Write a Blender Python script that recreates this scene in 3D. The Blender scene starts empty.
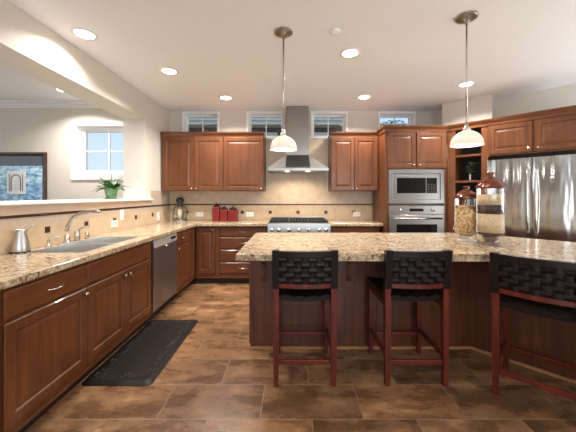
import bpy, bmesh, math, random
from mathutils import Matrix, Vector
C = bpy.context.scene.collection
SC = bpy.context.scene
PI = math.pi
R45 = -PI/4

# ------------------------------------------------------------------ camera
cam_data = bpy.data.cameras.new('camera')
cam = bpy.data.objects.new('camera', cam_data); C.objects.link(cam)
cam.location = (0, 0, 1.335); cam.rotation_euler = (PI/2, 0, 0)
cam_data.sensor_fit = 'HORIZONTAL'; cam_data.sensor_width = 36.0
cam_data.lens = 36.0*284.0/576.0
cam_data.shift_x = -3.0/576.0; cam_data.shift_y = -21.0/576.0
cam_data.clip_start = 0.05; cam_data.clip_end = 200
SC.camera = cam

# ------------------------------------------------------------------ world, exposure, big lights
world = bpy.data.worlds.new('sky'); SC.world = world
world.use_nodes = True
wn = world.node_tree.nodes; wl = world.node_tree.links
for n in list(wn): wn.remove(n)
wo = wn.new('ShaderNodeOutputWorld'); wb = wn.new('ShaderNodeBackground')
wc = wn.new('ShaderNodeTexCoord'); ws = wn.new('ShaderNodeSeparateXYZ'); wr = wn.new('ShaderNodeValToRGB')
wl.new(wc.outputs['Generated'], ws.inputs[0]); wl.new(ws.outputs['Z'], wr.inputs[0])
wr.color_ramp.elements[0].position = 0.0; wr.color_ramp.elements[0].color = (0.75, 0.85, 0.97, 1)
wr.color_ramp.elements[1].position = 0.6; wr.color_ramp.elements[1].color = (0.22, 0.46, 0.95, 1)
wl.new(wr.outputs[0], wb.inputs[0]); wb.inputs[1].default_value = 1.15
wl.new(wb.outputs[0], wo.inputs[0])

vs = SC.view_settings
vs.view_transform = 'Standard'; vs.look = 'None'; vs.gamma = 1.0; vs.use_curve_mapping = False
vs.exposure = 0.15

def area(name, loc, rot, sx, sy, power, col=(1, 1, 1), spread=PI):
    l = bpy.data.lights.new(name, 'AREA'); l.shape = 'RECTANGLE'; l.size = sx; l.size_y = sy
    l.energy = power; l.color = col; l.spread = spread
    o = bpy.data.objects.new(name, l); C.objects.link(o); o.location = loc; o.rotation_euler = rot
    return o
# added area fills: rear one tilted at the ceiling, one at the dining side
aim = lambda a, b: (Vector(b)-Vector(a)).to_track_quat('-Z', 'Y').to_euler()
area('rear_ceiling_fill', (0.8, -3.0, 1.5), aim((0.8,-3.0,1.5), (0.4,2.0,3.9)), 3.8, 1.7, 78, (0.90, 0.96, 1.0))
area('dining_side_fill', (-6.8, 1.2, 1.6), (0, math.radians(-90), 0), 1.9, 3.4, 22, (0.95, 0.98, 1.0))
# added fill before the solid right-hand wall, aimed up at the ceiling
area('right_ceiling_fill', (4.45, 1.6, 1.5), aim((4.45,1.6,1.5), (0.0,2.7,4.6)), 1.7, 1.6, 85, (0.94, 0.97, 1.0))
DOWNLIGHT_W = 23.0
PENDANT_W = 2.6
HOOD_W = 4.2
WARM = (1.0, 0.95, 0.90)

# ------------------------------------------------------------------ helpers
class MB:
    def __init__(self): self.bm = bmesh.new(); self.T = Matrix.Identity(4)
    def v(self, co): return self.bm.verts.new(self.T @ Vector(co))
    def f(self, vs, mat=0, smooth=False):
        try: fc = self.bm.faces.new(vs)
        except ValueError: return None
        fc.material_index = mat; fc.smooth = smooth; return fc
    def box(self, x0, x1, y0, y1, z0, z1, mat=0, bev=0.0, seg=2):
        p = [self.v(c) for c in ((x0,y0,z0),(x1,y0,z0),(x1,y1,z0),(x0,y1,z0),(x0,y0,z1),(x1,y0,z1),(x1,y1,z1),(x0,y1,z1))]
        fs = [self.f([p[i] for i in q], mat) for q in ((0,3,2,1),(4,5,6,7),(0,1,5,4),(1,2,6,5),(2,3,7,6),(3,0,4,7))]
        if bev:
            es = set(e for fc in fs for e in fc.edges)
            bmesh.ops.bevel(self.bm, geom=list(es), offset=bev, segments=seg, affect='EDGES', profile=0.5)
        return self
    def hexa(self, pts, mat=0):
        p = [self.v(c) for c in pts]
        for q in ((0,3,2,1),(4,5,6,7),(0,1,5,4),(1,2,6,5),(2,3,7,6),(3,0,4,7)): self.f([p[i] for i in q], mat)
        return self
    def prism(self, poly, z0, z1, mat=0, bev=0.0, seg=2):
        a = [self.v((x,y,z0)) for x,y in poly]; b = [self.v((x,y,z1)) for x,y in poly]
        n = len(poly); fs = [self.f(a[::-1], mat), self.f(b, mat)]
        for i in range(n):
            j = (i+1) % n; fs.append(self.f([a[i],a[j],b[j],b[i]], mat))
        if bev:
            es = set(e for fc in fs for e in fc.edges)
            bmesh.ops.bevel(self.bm, geom=list(es), offset=bev, segments=seg, affect='EDGES', profile=0.5)
        return self
    def lathe(self, prof, cx=0, cy=0, cz=0, seg=32, mat=0, smooth=True):
        rings = []
        for r, z in prof:
            if r < 1e-6: rings.append([self.v((cx,cy,cz+z))])
            else: rings.append([self.v((cx+r*math.cos(2*PI*k/seg), cy+r*math.sin(2*PI*k/seg), cz+z)) for k in range(seg)])
        for a, b in zip(rings, rings[1:]):
            for k in range(seg):
                j = (k+1) % seg
                if len(a) == 1 and len(b) == 1: continue
                if len(a) == 1: self.f([a[0], b[j], b[k]], mat, smooth)
                elif len(b) == 1: self.f([a[k], a[j], b[0]], mat, smooth)
                else: self.f([a[k], a[j], b[j], b[k]], mat, smooth)
        return self
    def tube(self, path, r, seg=10, mat=0, caps=True, flat=1.0):
        P = [Vector(p) for p in path]; n = len(P); rings = []
        up = None
        for i, p in enumerate(P):
            t = (P[min(i+1,n-1)] - P[max(i-1,0)]).normalized()
            if up is None:
                up = Vector((0,0,1)) if abs(t.z) < 0.9 else Vector((1,0,0))
            s = t.cross(up)
            if s.length < 1e-5: s = t.orthogonal()
            s.normalize(); u = s.cross(t).normalized(); up = u
            rr = r[i] if isinstance(r, (list,tuple)) else r
            rings.append([self.v(p + s*rr*math.cos(2*PI*k/seg) + u*rr*flat*math.sin(2*PI*k/seg)) for k in range(seg)])
        for a, b in zip(rings, rings[1:]):
            for k in range(seg):
                j = (k+1) % seg; self.f([a[k], a[j], b[j], b[k]], mat, True)
        if caps: self.f(rings[0][::-1], mat); self.f(rings[-1], mat)
        return self
    def ring_panel(self, x0, x1, z0, z1, rings, mat=0):
        """nested rectangles in the x-z plane; rings = (inset, y); front looks to -y"""
        prev = None
        for ins, y in rings:
            q = [self.v(c) for c in ((x0+ins,y,z0+ins),(x1-ins,y,z0+ins),(x1-ins,y,z1-ins),(x0+ins,y,z1-ins))]
            if prev is None: self.f([q[0],q[3],q[2],q[1]], mat)
            else:
                for i in range(4):
                    j = (i+1) % 4; self.f([prev[i], prev[j], q[j], q[i]], mat)
            prev = q
        self.f(prev, mat); return self
    def grid(self, us, vs_, solid, w0, w1, fn, mat=0):
        """cells of a u-v grid extruded from w0 to w1; fn maps (u,v,w) to a point"""
        nu, nv = len(us)-1, len(vs_)-1
        on = lambda i, j: 0 <= i < nu and 0 <= j < nv and solid(0.5*(us[i]+us[i+1]), 0.5*(vs_[j]+vs_[j+1]))
        cache = {}
        def V(i, j, k):
            if (i,j,k) not in cache: cache[(i,j,k)] = self.v(fn(us[i], vs_[j], (w0,w1)[k]))
            return cache[(i,j,k)]
        for i in range(nu):
            for j in range(nv):
                if not on(i,j): continue
                self.f([V(i,j,0),V(i,j+1,0),V(i+1,j+1,0),V(i+1,j,0)], mat); self.f([V(i,j,1),V(i+1,j,1),V(i+1,j+1,1),V(i,j+1,1)], mat)
                if not on(i-1,j): self.f([V(i,j,0),V(i,j,1),V(i,j+1,1),V(i,j+1,0)], mat)
                if not on(i+1,j): self.f([V(i+1,j,0),V(i+1,j+1,0),V(i+1,j+1,1),V(i+1,j,1)], mat)
                if not on(i,j-1): self.f([V(i,j,0),V(i+1,j,0),V(i+1,j,1),V(i,j,1)], mat)
                if not on(i,j+1): self.f([V(i,j+1,0),V(i,j+1,1),V(i+1,j+1,1),V(i+1,j+1,0)], mat)
        return self
    def build(self, name, mats, parent=None, loc=None, rotz=None):
        if not isinstance(mats, (list,tuple)): mats = [mats]
        bmesh.ops.recalc_face_normals(self.bm, faces=self.bm.faces)
        me = bpy.data.meshes.new(name); self.bm.to_mesh(me); self.bm.free()
        for m in mats: me.materials.append(m)
        o = bpy.data.objects.new(name, me); C.objects.link(o)
        if parent: o.parent = parent
        if loc: o.location = loc
        if rotz is not None: o.rotation_euler = (0,0,rotz)
        return o

def tag(o, label, cat, group=None):
    o['label'] = label; o['category'] = cat
    if group: o['group'] = group
    return o
def thing(name, label, cat, loc=(0,0,0), rotz=0, group=None):
    o = bpy.data.objects.new(name, None); C.objects.link(o); o.empty_display_size = 0.1
    o.location = loc; o.rotation_euler = (0,0,rotz)
    return tag(o, label, cat, group)
def struct(o): o['kind'] = 'structure'; return o
def kids(o): return [c for c in bpy.data.objects if c.parent == o]
def copy_tree(o, parent=None):
    c = o.copy(); C.objects.link(c)
    if parent: c.parent = parent
    for ch in kids(o): copy_tree(ch, c)
    return c

# ------------------------------------------------------------------ materials
def srgb(r, g, b):
    f = lambda c: (c/255/12.92) if c/255 <= 0.04045 else ((c/255+0.055)/1.055)**2.4
    return (f(r), f(g), f(b), 1)
def base_mat(name, col=(0.5,0.5,0.5,1), rough=0.5, metal=0.0, coat=0.0, spec=0.5):
    m = bpy.data.materials.new(name); m.use_nodes = True
    b = m.node_tree.nodes['Principled BSDF']
    b.inputs['Base Color'].default_value = col; b.inputs['Roughness'].default_value = rough
    b.inputs['Metallic'].default_value = metal; b.inputs['Coat Weight'].default_value = coat
    b.inputs['Specular IOR Level'].default_value = spec
    return m, m.node_tree.nodes, m.node_tree.links, b
def ramp(nd, stops):
    r = nd.new('ShaderNodeValToRGB'); e = r.color_ramp.elements
    while len(e) < len(stops): e.new(0.5)
    for el, (p, c) in zip(e, stops): el.position = p; el.color = c
    return r
def coords(nd, ln, scale=(1,1,1), rot=(0,0,0), loc=(0,0,0), out='Object'):
    t = nd.new('ShaderNodeTexCoord'); mp = nd.new('ShaderNodeMapping')
    mp.inputs['Scale'].default_value = scale; mp.inputs['Rotation'].default_value = rot; mp.inputs['Location'].default_value = loc
    ln.new(t.outputs[out], mp.inputs[0]); return mp.outputs[0]
def noise(nd, ln, vec, scale, detail=4, rough=0.55, dist=0.0):
    n = nd.new('ShaderNodeTexNoise'); n.inputs['Scale'].default_value = scale; n.inputs['Detail'].default_value = detail
    n.inputs['Roughness'].default_value = rough; n.inputs['Distortion'].default_value = dist
    ln.new(vec, n.inputs['Vector']); return n.outputs['Fac']
def bump(nd, ln, b, h, strength, dist=0.01):
    bp = nd.new('ShaderNodeBump'); bp.inputs['Strength'].default_value = strength; bp.inputs['Distance'].default_value = dist
    ln.new(h, bp.inputs['Height']); ln.new(bp.outputs[0], b.inputs['Normal'])
def mixc(nd, ln, fac, a, b, mode='MIX'):
    m = nd.new('ShaderNodeMix'); m.data_type = 'RGBA'; m.blend_type = mode
    for k, x in ((0, fac), (6, a), (7, b)):
        if isinstance(x, (tuple, float, int)): m.inputs[k].default_value = x
        else: ln.new(x, m.inputs[k])
    return m.outputs[2]

def plain(name, col, rough=0.5, metal=0.0, vary=0.06, scale=30, **k):
    m, nd, ln, b = base_mat(name, col, rough, metal, **k)
    v = noise(nd, ln, coords(nd, ln), scale)
    lo = tuple(c*(1-vary) for c in col[:3])+(1,); hi = tuple(min(1,c*(1+vary)) for c in col[:3])+(1,)
    r = ramp(nd, [(0.3, lo), (0.7, hi)]); ln.new(v, r.inputs[0]); ln.new(r.outputs[0], b.inputs['Base Color'])
    return m
def wood(name, dark, mid, light, rough=0.36, coat=0.12, horiz=False):
    m, nd, ln, b = base_mat(name, mid, rough, coat=coat)
    sc = (3, 26, 26) if horiz else (26, 26, 2.2)
    vec = coords(nd, ln, sc)
    v = noise(nd, ln, vec, 1.0, 5, 0.6, 0.6)
    r = ramp(nd, [(0.28, dark), (0.5, mid), (0.72, light)]); ln.new(v, r.inputs[0])
    v2 = noise(nd, ln, coords(nd, ln, (1.3, 1.3, 1.3)), 2.0, 2)
    r2 = ramp(nd, [(0.3, (0.86,0.86,0.86,1)), (0.7, (1.1,1.1,1.1,1))]); ln.new(v2, r2.inputs[0])
    ln.new(mixc(nd, ln, 1.0, r.outputs[0], r2.outputs[0], 'MULTIPLY'), b.inputs['Base Color'])
    bump(nd, ln, b, v, 0.04, 0.002)
    return m
def steel(name, col=(0.58,0.57,0.56,1), rough=0.26, waves=0.0, dirn=(3,3,30)):
    m, nd, ln, b = base_mat(name, col, rough, 1.0)
    v = noise(nd, ln, coords(nd, ln, dirn), 1.0, 3)
    r = ramp(nd, [(0.25, (rough*0.96,)*3+(1,)), (0.75, (rough*1.04,)*3+(1,))]); ln.new(v, r.inputs[0]); ln.new(r.outputs[0], b.inputs['Roughness'])
    if waves:
        w = noise(nd, ln, coords(nd, ln, (7, 7, 0.9)), 1.0, 1.5); bump(nd, ln, b, w, waves, 0.05)
    return m
def glass(name, tint=(0.96,0.98,0.97,1), gl=0.10):
    m = bpy.data.materials.new(name); m.use_nodes = True; nd = m.node_tree.nodes; ln = m.node_tree.links
    nd.remove(nd['Principled BSDF']); o = nd['Material Output']
    t = nd.new('ShaderNodeBsdfTransparent'); t.inputs[0].default_value = tint
    g = nd.new('ShaderNodeBsdfGlossy'); g.inputs['Roughness'].default_value = 0.03
    lw = nd.new('ShaderNodeLayerWeight'); lw.inputs[0].default_value = 0.35
    mp = nd.new('ShaderNodeMath'); mp.operation = 'MULTIPLY_ADD'; mp.inputs[1].default_value = 0.55; mp.inputs[2].default_value = gl*0.4
    ln.new(lw.outputs['Fresnel'], mp.inputs[0])
    mx = nd.new('ShaderNodeMixShader'); ln.new(mp.outputs[0], mx.inputs[0]); ln.new(t.outputs[0], mx.inputs[1]); ln.new(g.outputs[0], mx.inputs[2])
    ln.new(mx.outputs[0], o.inputs[0]); return m
def emit(name, col, s):
    m, nd, ln, b = base_mat(name, col, 0.4); b.inputs['Emission Color'].default_value = col; b.inputs['Emission Strength'].default_value = s
    return m
def granite(name):
    m, nd, ln, b = base_mat(name, rough=0.14, coat=0.2)
    c = coords(nd, ln, (1, 1, 1))
    n1 = noise(nd, ln, coords(nd, ln, (34, 44, 40)), 1.0, 6, 0.72, 0.4)
    r1 = ramp(nd, [(0.30, srgb(92,74,60)), (0.42, srgb(158,132,102)), (0.52, srgb(194,173,142)), (0.70, srgb(224,212,192))]); ln.new(n1, r1.inputs[0])
    vo = nd.new('ShaderNodeTexVoronoi'); vo.inputs['Scale'].default_value = 70; ln.new(c, vo.inputs['Vector'])
    n2 = noise(nd, ln, c, 55, 4, 0.7)
    r2 = ramp(nd, [(0.43, (1,1,1,1)), (0.48, (0,0,0,1))]); ln.new(n2, r2.inputs[0])
    n3 = noise(nd, ln, c, 9, 3, 0.6)
    r3 = ramp(nd, [(0.42, (0,0,0,1)), (0.62, (1,1,1,1))]); ln.new(n3, r3.inputs[0])
    fac = nd.new('ShaderNodeMath'); fac.operation = 'MULTIPLY'; ln.new(r2.outputs[0], fac.inputs[0]); ln.new(r3.outputs[0], fac.inputs[1])
    col = mixc(nd, ln, fac.outputs[0], r1.outputs[0], srgb(70,50,42))
    n4 = noise(nd, ln, c, 34, 3, 0.6)
    r4 = ramp(nd, [(0.60, (0,0,0,1)), (0.70, (0.7,0.7,0.7,1))]); ln.new(n4, r4.inputs[0])
    col = mixc(nd, ln, r4.outputs[0], col, srgb(150,116,82))
    ln.new(col, b.inputs['Base Color'])
    return m
def floor_tile(name):
    m, nd, ln, b = base_mat(name, rough=0.35)
    tc = coords(nd, ln, (1,1,1), loc=(0.185, 0.48, 0))
    br = nd.new('ShaderNodeTexBrick'); br.offset = 0.5; br.inputs['Scale'].default_value = 1.0
    br.inputs['Brick Width'].default_value = 0.62; br.inputs['Row Height'].default_value = 0.31
    br.inputs['Mortar Size'].default_value = 0.003; br.inputs['Mortar Smooth'].default_value = 0.2; br.inputs['Bias'].default_value = 0.0
    br.inputs['Color1'].default_value = (0,0,0,1); br.inputs['Color2'].default_value = (1,1,1,1); br.inputs['Mortar'].default_value = (0.5,0.5,0.5,1)
    ln.new(tc, br.inputs['Vector'])
    # every tile gets its own piece of the stone clouding and painted gloss streaks
    sh = nd.new('ShaderNodeVectorMath'); sh.operation = 'MULTIPLY_ADD'; sh.inputs[1].default_value = (7.3, 3.1, 5.7)
    ln.new(br.outputs['Color'], sh.inputs[0]); ln.new(tc, sh.inputs[2])
    st = nd.new('ShaderNodeMapping'); st.inputs['Rotation'].default_value = (0,0,0.6); st.inputs['Scale'].default_value = (1.0,2.3,1.0); ln.new(sh.outputs[0], st.inputs[0])
    n1 = noise(nd, ln, st.outputs[0], 2.6, 5, 0.62, 0.3)  # diagonal streaks paint gloss highlights into the stone colour
    r1 = ramp(nd, [(0.22, srgb(80,58,43)), (0.42, srgb(116,84,58)), (0.58, srgb(150,112,79)), (0.80, srgb(210,172,131))]); ln.new(n1, r1.inputs[0])
    rr = ramp(nd, [(0.0, (0.74,0.73,0.72,1)), (0.5, (0.95,0.93,0.92,1)), (1.0, (1.2,1.1,1.02,1))]); ln.new(br.outputs['Color'], rr.inputs[0])
    col = mixc(nd, ln, 1.0, r1.outputs[0], rr.outputs[0], 'MULTIPLY')
    n2 = noise(nd, ln, sh.outputs[0], 15, 4, 0.7)
    r2 = ramp(nd, [(0.32, (0.66,0.65,0.64,1)), (0.68, (1.22,1.22,1.2,1))]); ln.new(n2, r2.inputs[0])
    col = mixc(nd, ln, 0.8, col, r2.outputs[0], 'MULTIPLY')
    col = mixc(nd, ln, br.outputs['Fac'], col, srgb(150,128,102))
    ln.new(col, b.inputs['Base Color'])
    rg = ramp(nd, [(0.3, (0.20,)*3+(1,)), (0.7, (0.38,)*3+(1,))]); ln.new(n1, rg.inputs[0]); ln.new(rg.outputs[0], b.inputs['Roughness'])
    ad = nd.new('ShaderNodeMath'); ad.operation = 'SUBTRACT'; ln.new(n2, ad.inputs[0]); ln.new(br.outputs['Fac'], ad.inputs[1])
    bump(nd, ln, b, ad.outputs[0], 0.22, 0.008)
    return m
def wall_tile(name, c1, c2, grout, s0, z0, side=0.318):
    """diagonal stone tiles; a tile corner sits at x+y = s0, z = z0"""
    m, nd, ln, b = base_mat(name, rough=0.42)
    t = nd.new('ShaderNodeTexCoord'); sp = nd.new('ShaderNodeSeparateXYZ'); ln.new(t.outputs['Object'], sp.inputs[0])
    def mth(op, a, b_):
        k = nd.new('ShaderNodeMath'); k.operation = op
        for i, x in enumerate((a, b_)):
            if isinstance(x, (int, float)): k.inputs[i].default_value = x
            else: ln.new(x, k.inputs[i])
        return k.outputs[0]
    s = mth('SUBTRACT', mth('ADD', sp.outputs['X'], sp.outputs['Y']), s0); z = mth('SUBTRACT', sp.outputs['Z'], z0)
    u = mth('MULTIPLY', mth('ADD', s, z), 0.70711); v = mth('MULTIPLY', mth('SUBTRACT', s, z), 0.70711)
    cb = nd.new('ShaderNodeCombineXYZ'); ln.new(mth('ADD', u, side*40), cb.inputs[0]); ln.new(mth('ADD', v, side*40), cb.inputs[1])
    br = nd.new('ShaderNodeTexBrick'); br.offset = 0.0; br.inputs['Scale'].default_value = 1.0
    br.inputs['Brick Width'].default_value = side; br.inputs['Row Height'].default_value = side; br.inputs['Mortar Size'].default_value = 0.002
    br.inputs['Color1'].default_value = c1; br.inputs['Color2'].default_value = c2; br.inputs['Mortar'].default_value = grout
    ln.new(cb.outputs[0], br.inputs['Vector'])
    n = noise(nd, ln, coords(nd, ln), 9, 5, 0.65)
    r = ramp(nd, [(0.3, (0.82,0.80,0.78,1)), (0.7, (1.12,1.1,1.08,1))]); ln.new(n, r.inputs[0])
    ln.new(mixc(nd, ln, 0.8, br.outputs['Color'], r.outputs[0], 'MULTIPLY'), b.inputs['Base Color'])
    return m
def speckle(name, cols, scale=140, rough=0.8):
    m, nd, ln, b = base_mat(name, rough=rough)
    vo = nd.new('ShaderNodeTexVoronoi'); vo.inputs['Scale'].default_value = scale; ln.new(coords(nd, ln), vo.inputs['Vector'])
    sp = nd.new('ShaderNodeSeparateColor'); ln.new(vo.outputs['Color'], sp.inputs[0])
    n = len(cols); r = ramp(nd, [(i/n, c) for i, c in enumerate(cols)]); r.color_ramp.interpolation = 'CONSTANT'
    ln.new(sp.outputs[0], r.inputs[0]); ln.new(r.outputs[0], b.inputs['Base Color'])
    bump(nd, ln, b, vo.outputs['Distance'], 0.6, 0.004)
    return m

CHERRY = wood('cherry_wood', srgb(86,47,23), srgb(103,58,29), srgb(118,69,37))
CHERRY_H = wood('cherry_wood_across', srgb(86,47,23), srgb(103,58,29), srgb(118,69,37), horiz=True)
ISLAND_WOOD = wood('island_mahogany', srgb(78,40,26), srgb(96,52,34), srgb(112,63,42))
STOOL_WOOD = wood('stool_red_wood', srgb(66,20,7), srgb(96,31,12), srgb(116,43,18), rough=0.42, coat=0.05)
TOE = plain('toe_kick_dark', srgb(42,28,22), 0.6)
GRANITE = granite('gold_granite')
FLOOR = floor_tile('slate_tile')
WALL = plain('warm_white_paint', srgb(211,204,193), 0.85, vary=0.01)
CEIL = plain('ceiling_paint', srgb(240,241,241), 0.9, vary=0.01)
DINING = plain('beige_paint', srgb(212,204,191), 0.85, vary=0.01)
WHITE = plain('white_trim_paint', srgb(238,236,232), 0.45, vary=0.01)
PLATE = plain('white_plastic', srgb(240,236,226), 0.4, vary=0.01)
SLOT = plain('dark_slot', srgb(60,54,48), 0.6)
TILE_B = wall_tile('cream_stone_tile_back', srgb(206,184,154), srgb(198,174,142), srgb(182,160,132), 0.118+4.762, 1.045)
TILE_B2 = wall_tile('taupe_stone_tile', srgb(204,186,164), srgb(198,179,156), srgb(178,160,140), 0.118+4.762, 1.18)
TILE_L = wall_tile('cream_stone_tile_left', srgb(206,184,154), srgb(198,174,142), srgb(182,160,132), 2.37-2.032, 1.045)
TILE_L2 = plain('taupe_border_tile', srgb(190,172,152), 0.45)
LINER = plain('dark_bronze_tile', srgb(58,34,24), 0.3)
STEEL = steel('stainless_steel', (0.37,0.36,0.345,1), 0.30)
STEEL_F = steel('fridge_stainless', (0.66,0.65,0.64,1), 0.16, 0.5)
STEEL_D = steel('dark_stainless', (0.34,0.34,0.345,1), 0.42)
STEEL_V = steel('brushed_steel_vertical', (0.56,0.53,0.50,1), 0.36, 0.0, (20,20,2))
STEEL_S = plain('satin_sink_steel', (0.66,0.65,0.63,1), 0.22, 0.85, vary=0.0)
STEEL_C = steel('brushed_chimney_steel', (0.31,0.285,0.26,1), 0.30, 0.0, (20,20,2))
CHROME = plain('satin_nickel', (0.60,0.57,0.53,1), 0.24, 1.0, vary=0.03)
BRONZE = plain('antique_bronze', (0.30,0.25,0.21,1), 0.35, 0.9, vary=0.2)
IRON = plain('cast_iron', srgb(34,32,32), 0.5)
BLACKGLASS = plain('black_glass', srgb(16,16,18), 0.06, vary=0.01)
LEATHER = plain('dark_brown_leather', srgb(28,18,16), 0.36, vary=0.25, scale=40, spec=0.28)
RUBBER = plain('black_rubber', srgb(30,23,20), 0.5, vary=0.12, spec=0.2)
RUBBER2 = plain('black_rubber_band', srgb(58,48,42), 0.4, vary=0.2, scale=90, spec=0.3)
RED = plain('red_ceramic', srgb(126,32,32), 0.25, vary=0.12)
DARKLID = plain('black_lid', srgb(30,24,24), 0.4)
GLASS = glass('clear_glass'); WGLASS = glass('window_glass', gl=0.05)
COPPER = plain('copper_brown_glaze', srgb(100,48,31), 0.14, 0.5, vary=0.15, coat=0.2)
GREEN_POT = plain('green_glazed_pot', srgb(104,142,100), 0.2, vary=0.35, scale=25, coat=0.4)
LEAF = plain('leaf_green', srgb(66,108,56), 0.4, vary=0.4, scale=20)
PETAL = plain('white_petal', srgb(240,238,226), 0.5)
SOIL = plain('potting_soil', srgb(52,38,28), 0.9)
CANDLE = plain('cream_wax', srgb(228,214,186), 0.5)
LAMP = emit('lamp_lens', (1.0,0.93,0.80,1), 9.0)
HLAMP = emit('hood_lamp_lens', (1.0,0.84,0.62,1), 2.5)
def shade_mat():
    m, nd, ln, b = base_mat('frosted_glass_shade', (0.86,0.80,0.72,1), 0.3)
    b.inputs['Emission Color'].default_value = (1.0,0.86,0.68,1); b.inputs['Emission Strength'].default_value = 0.06
    v = noise(nd, ln, coords(nd, ln), 9, 4); r = ramp(nd, [(0.3, (0.60,0.54,0.46,1)), (0.7, (0.76,0.71,0.64,1))])
    ln.new(v, r.inputs[0]); ln.new(r.outputs[0], b.inputs['Base Color'])
    tr = nd.new('ShaderNodeBsdfTranslucent'); tr.inputs[0].default_value = (0.9,0.84,0.75,1)
    mx = nd.new('ShaderNodeMixShader'); mx.inputs[0].default_value = 0.3
    ln.new(b.outputs[0], mx.inputs[1]); ln.new(tr.outputs[0], mx.inputs[2]); ln.new(mx.outputs[0], nd['Material Output'].inputs[0]); return m
SHADE = shade_mat()

# ================================================================== THE SETTING
CZ = 2.74; BY = 4.77; WX = -2.04; DY = 4.30
m = MB(); m.box(-7.0, 4.9, -3.2, 5.2, -0.06, 0.0); struct(m.build('floor', FLOOR))
m = MB(); m.box(-7.1, 4.9, -3.3, 5.0, CZ, CZ+0.1); struct(m.build('ceiling', CEIL))
# back wall with the row of clerestory windows
WINS = [(-1.80,-1.23), (-0.72,-0.13), (0.36,0.92), (1.49,2.06)]
WZ0, WZ1 = 2.315, 2.705
us = sorted([-2.36, 2.38] + [e for w in WINS for e in w])
hole = lambda u, v: any(a < u < b for a, b in WINS) and WZ0 < v < WZ1
m = MB(); m.grid(us, [0, WZ0, WZ1, CZ], lambda u, v: not hole(u, v), BY, BY+0.16, lambda u, v, w: (u, w, v)); struct(m.build('wall_back', WALL))
# half wall, pier and dropped beam on the left
m = MB(); m.grid([-3.2, 4.0, 4.93], [0, 1.26, 2.405, CZ], lambda u, v: u > 4.0 or v < 1.26 or v > 2.405, -2.36, WX, lambda u, v, w: (w, u, v)); struct(m.build('wall_left', WALL))
m = MB(); m.box(-2.42, -2.0, -3.1, 3.995, 1.2601, 1.285, bev=0.006); m.box(WX+0.001, -2.0, 3.99, 4.13, 1.2601, 1.285, bev=0.004); m.box(WX+0.0005, WX+0.010, -3.1, 4.08, 1.187, 1.2595, 1); struct(m.build('trim_1', [WHITE, plain('tan_apron', srgb(198,174,150), 0.6, vary=0.02)]))  # apron band under the ledge, tanner and darker than the wall
# dining room beyond the half wall
DW = (-3.25, -2.39, 1.64, 2.38)
m = MB(); m.grid([-7.1, DW[0], DW[1], -2.36], [0, DW[2], DW[3], CZ], lambda u, v: not (DW[0] < u < DW[1] and DW[2] < v < DW[3]), DY, DY+0.16, lambda u, v, w: (u, w, v)); struct(m.build('wall_dining', DINING))
m = MB()
for za, zb, d in ((2.65, 2.675, 0.02), (2.675, 2.71, 0.05), (2.71, 2.74, 0.09)): m.box(-7.0, -2.362, DY-d, DY, za, zb)
struct(m.build('trim_2', WHITE))
m = MB(); m.grid([-3.3, -0.5, 2.9, 4.4], [0, 0.6, 2.5, CZ], lambda u, v: not (-0.5 < u < 2.9 and 0.6 < v < 2.5), -7.1, -7.0, lambda u, v, w: (w, u, v)); struct(m.build('wall_far_left', DINING))
# angled wall behind the refrigerator, with the boxed chase above the cabinets
m = MB(); m.prism([(2.38,4.77),(4.6,2.55),(4.75,2.60),(2.44,4.93)], 0, CZ); struct(m.build('wall_angled', WALL))
m = MB(); m.prism([(2.326,4.374),(2.777,3.923),(3.0,4.147),(2.55,4.597)], 2.345, CZ-0.001); struct(m.build('wall_chase', WALL))
m = MB(); m.box(4.6, 4.75, -3.2, 2.6, 0, CZ); struct(m.build('wall_right', WALL))
m = MB(); m.grid([-7.1, -1.2, 2.8, 4.75], [0, 0.7, 2.6, CZ], lambda u, v: not (-1.2 < u < 2.8 and 0.7 < v < 2.6), -3.3, -3.2, lambda u, v, w: (u, w, v)); struct(m.build('wall_rear', WALL))
# tile backsplashes: stone field, dark liner, small dark insets
m = MB()
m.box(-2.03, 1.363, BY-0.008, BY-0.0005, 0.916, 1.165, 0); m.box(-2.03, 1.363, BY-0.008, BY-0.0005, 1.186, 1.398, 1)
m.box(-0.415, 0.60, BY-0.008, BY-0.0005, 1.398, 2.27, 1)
m.box(-2.03, 1.363, BY-0.014, BY-0.0005, 1.165, 1.186, 2)
for k in range(-4, 4):
    x = 0.118+0.467*k
    if -2.0 < x < 1.3: m.box(x-0.026, x+0.026, BY-0.010, BY-0.0005, 1.02, 1.072, 2)
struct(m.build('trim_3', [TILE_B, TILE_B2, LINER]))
m = MB()
m.box(WX+0.0005, WX+0.008, -0.2, BY-0.009, 0.916, 1.105, 0); m.box(WX+0.0005, WX+0.008, -0.2, BY-0.009, 1.105, 1.165, 1)
m.box(WX+0.0005, WX+0.014, -0.2, BY-0.015, 1.165, 1.186, 2)
m.box(WX+0.0005, WX+0.008, 4.13, BY-0.009, 1.186, 1.40, 1)
for k in range(-4, 5):
    y = 2.37+0.45*k
    m.box(WX+0.0005, WX+0.010, y-0.026, y+0.026, 1.02, 1.072, 2)
struct(m.build('trim_4', [TILE_L, TILE_L2, LINER]))

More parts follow.
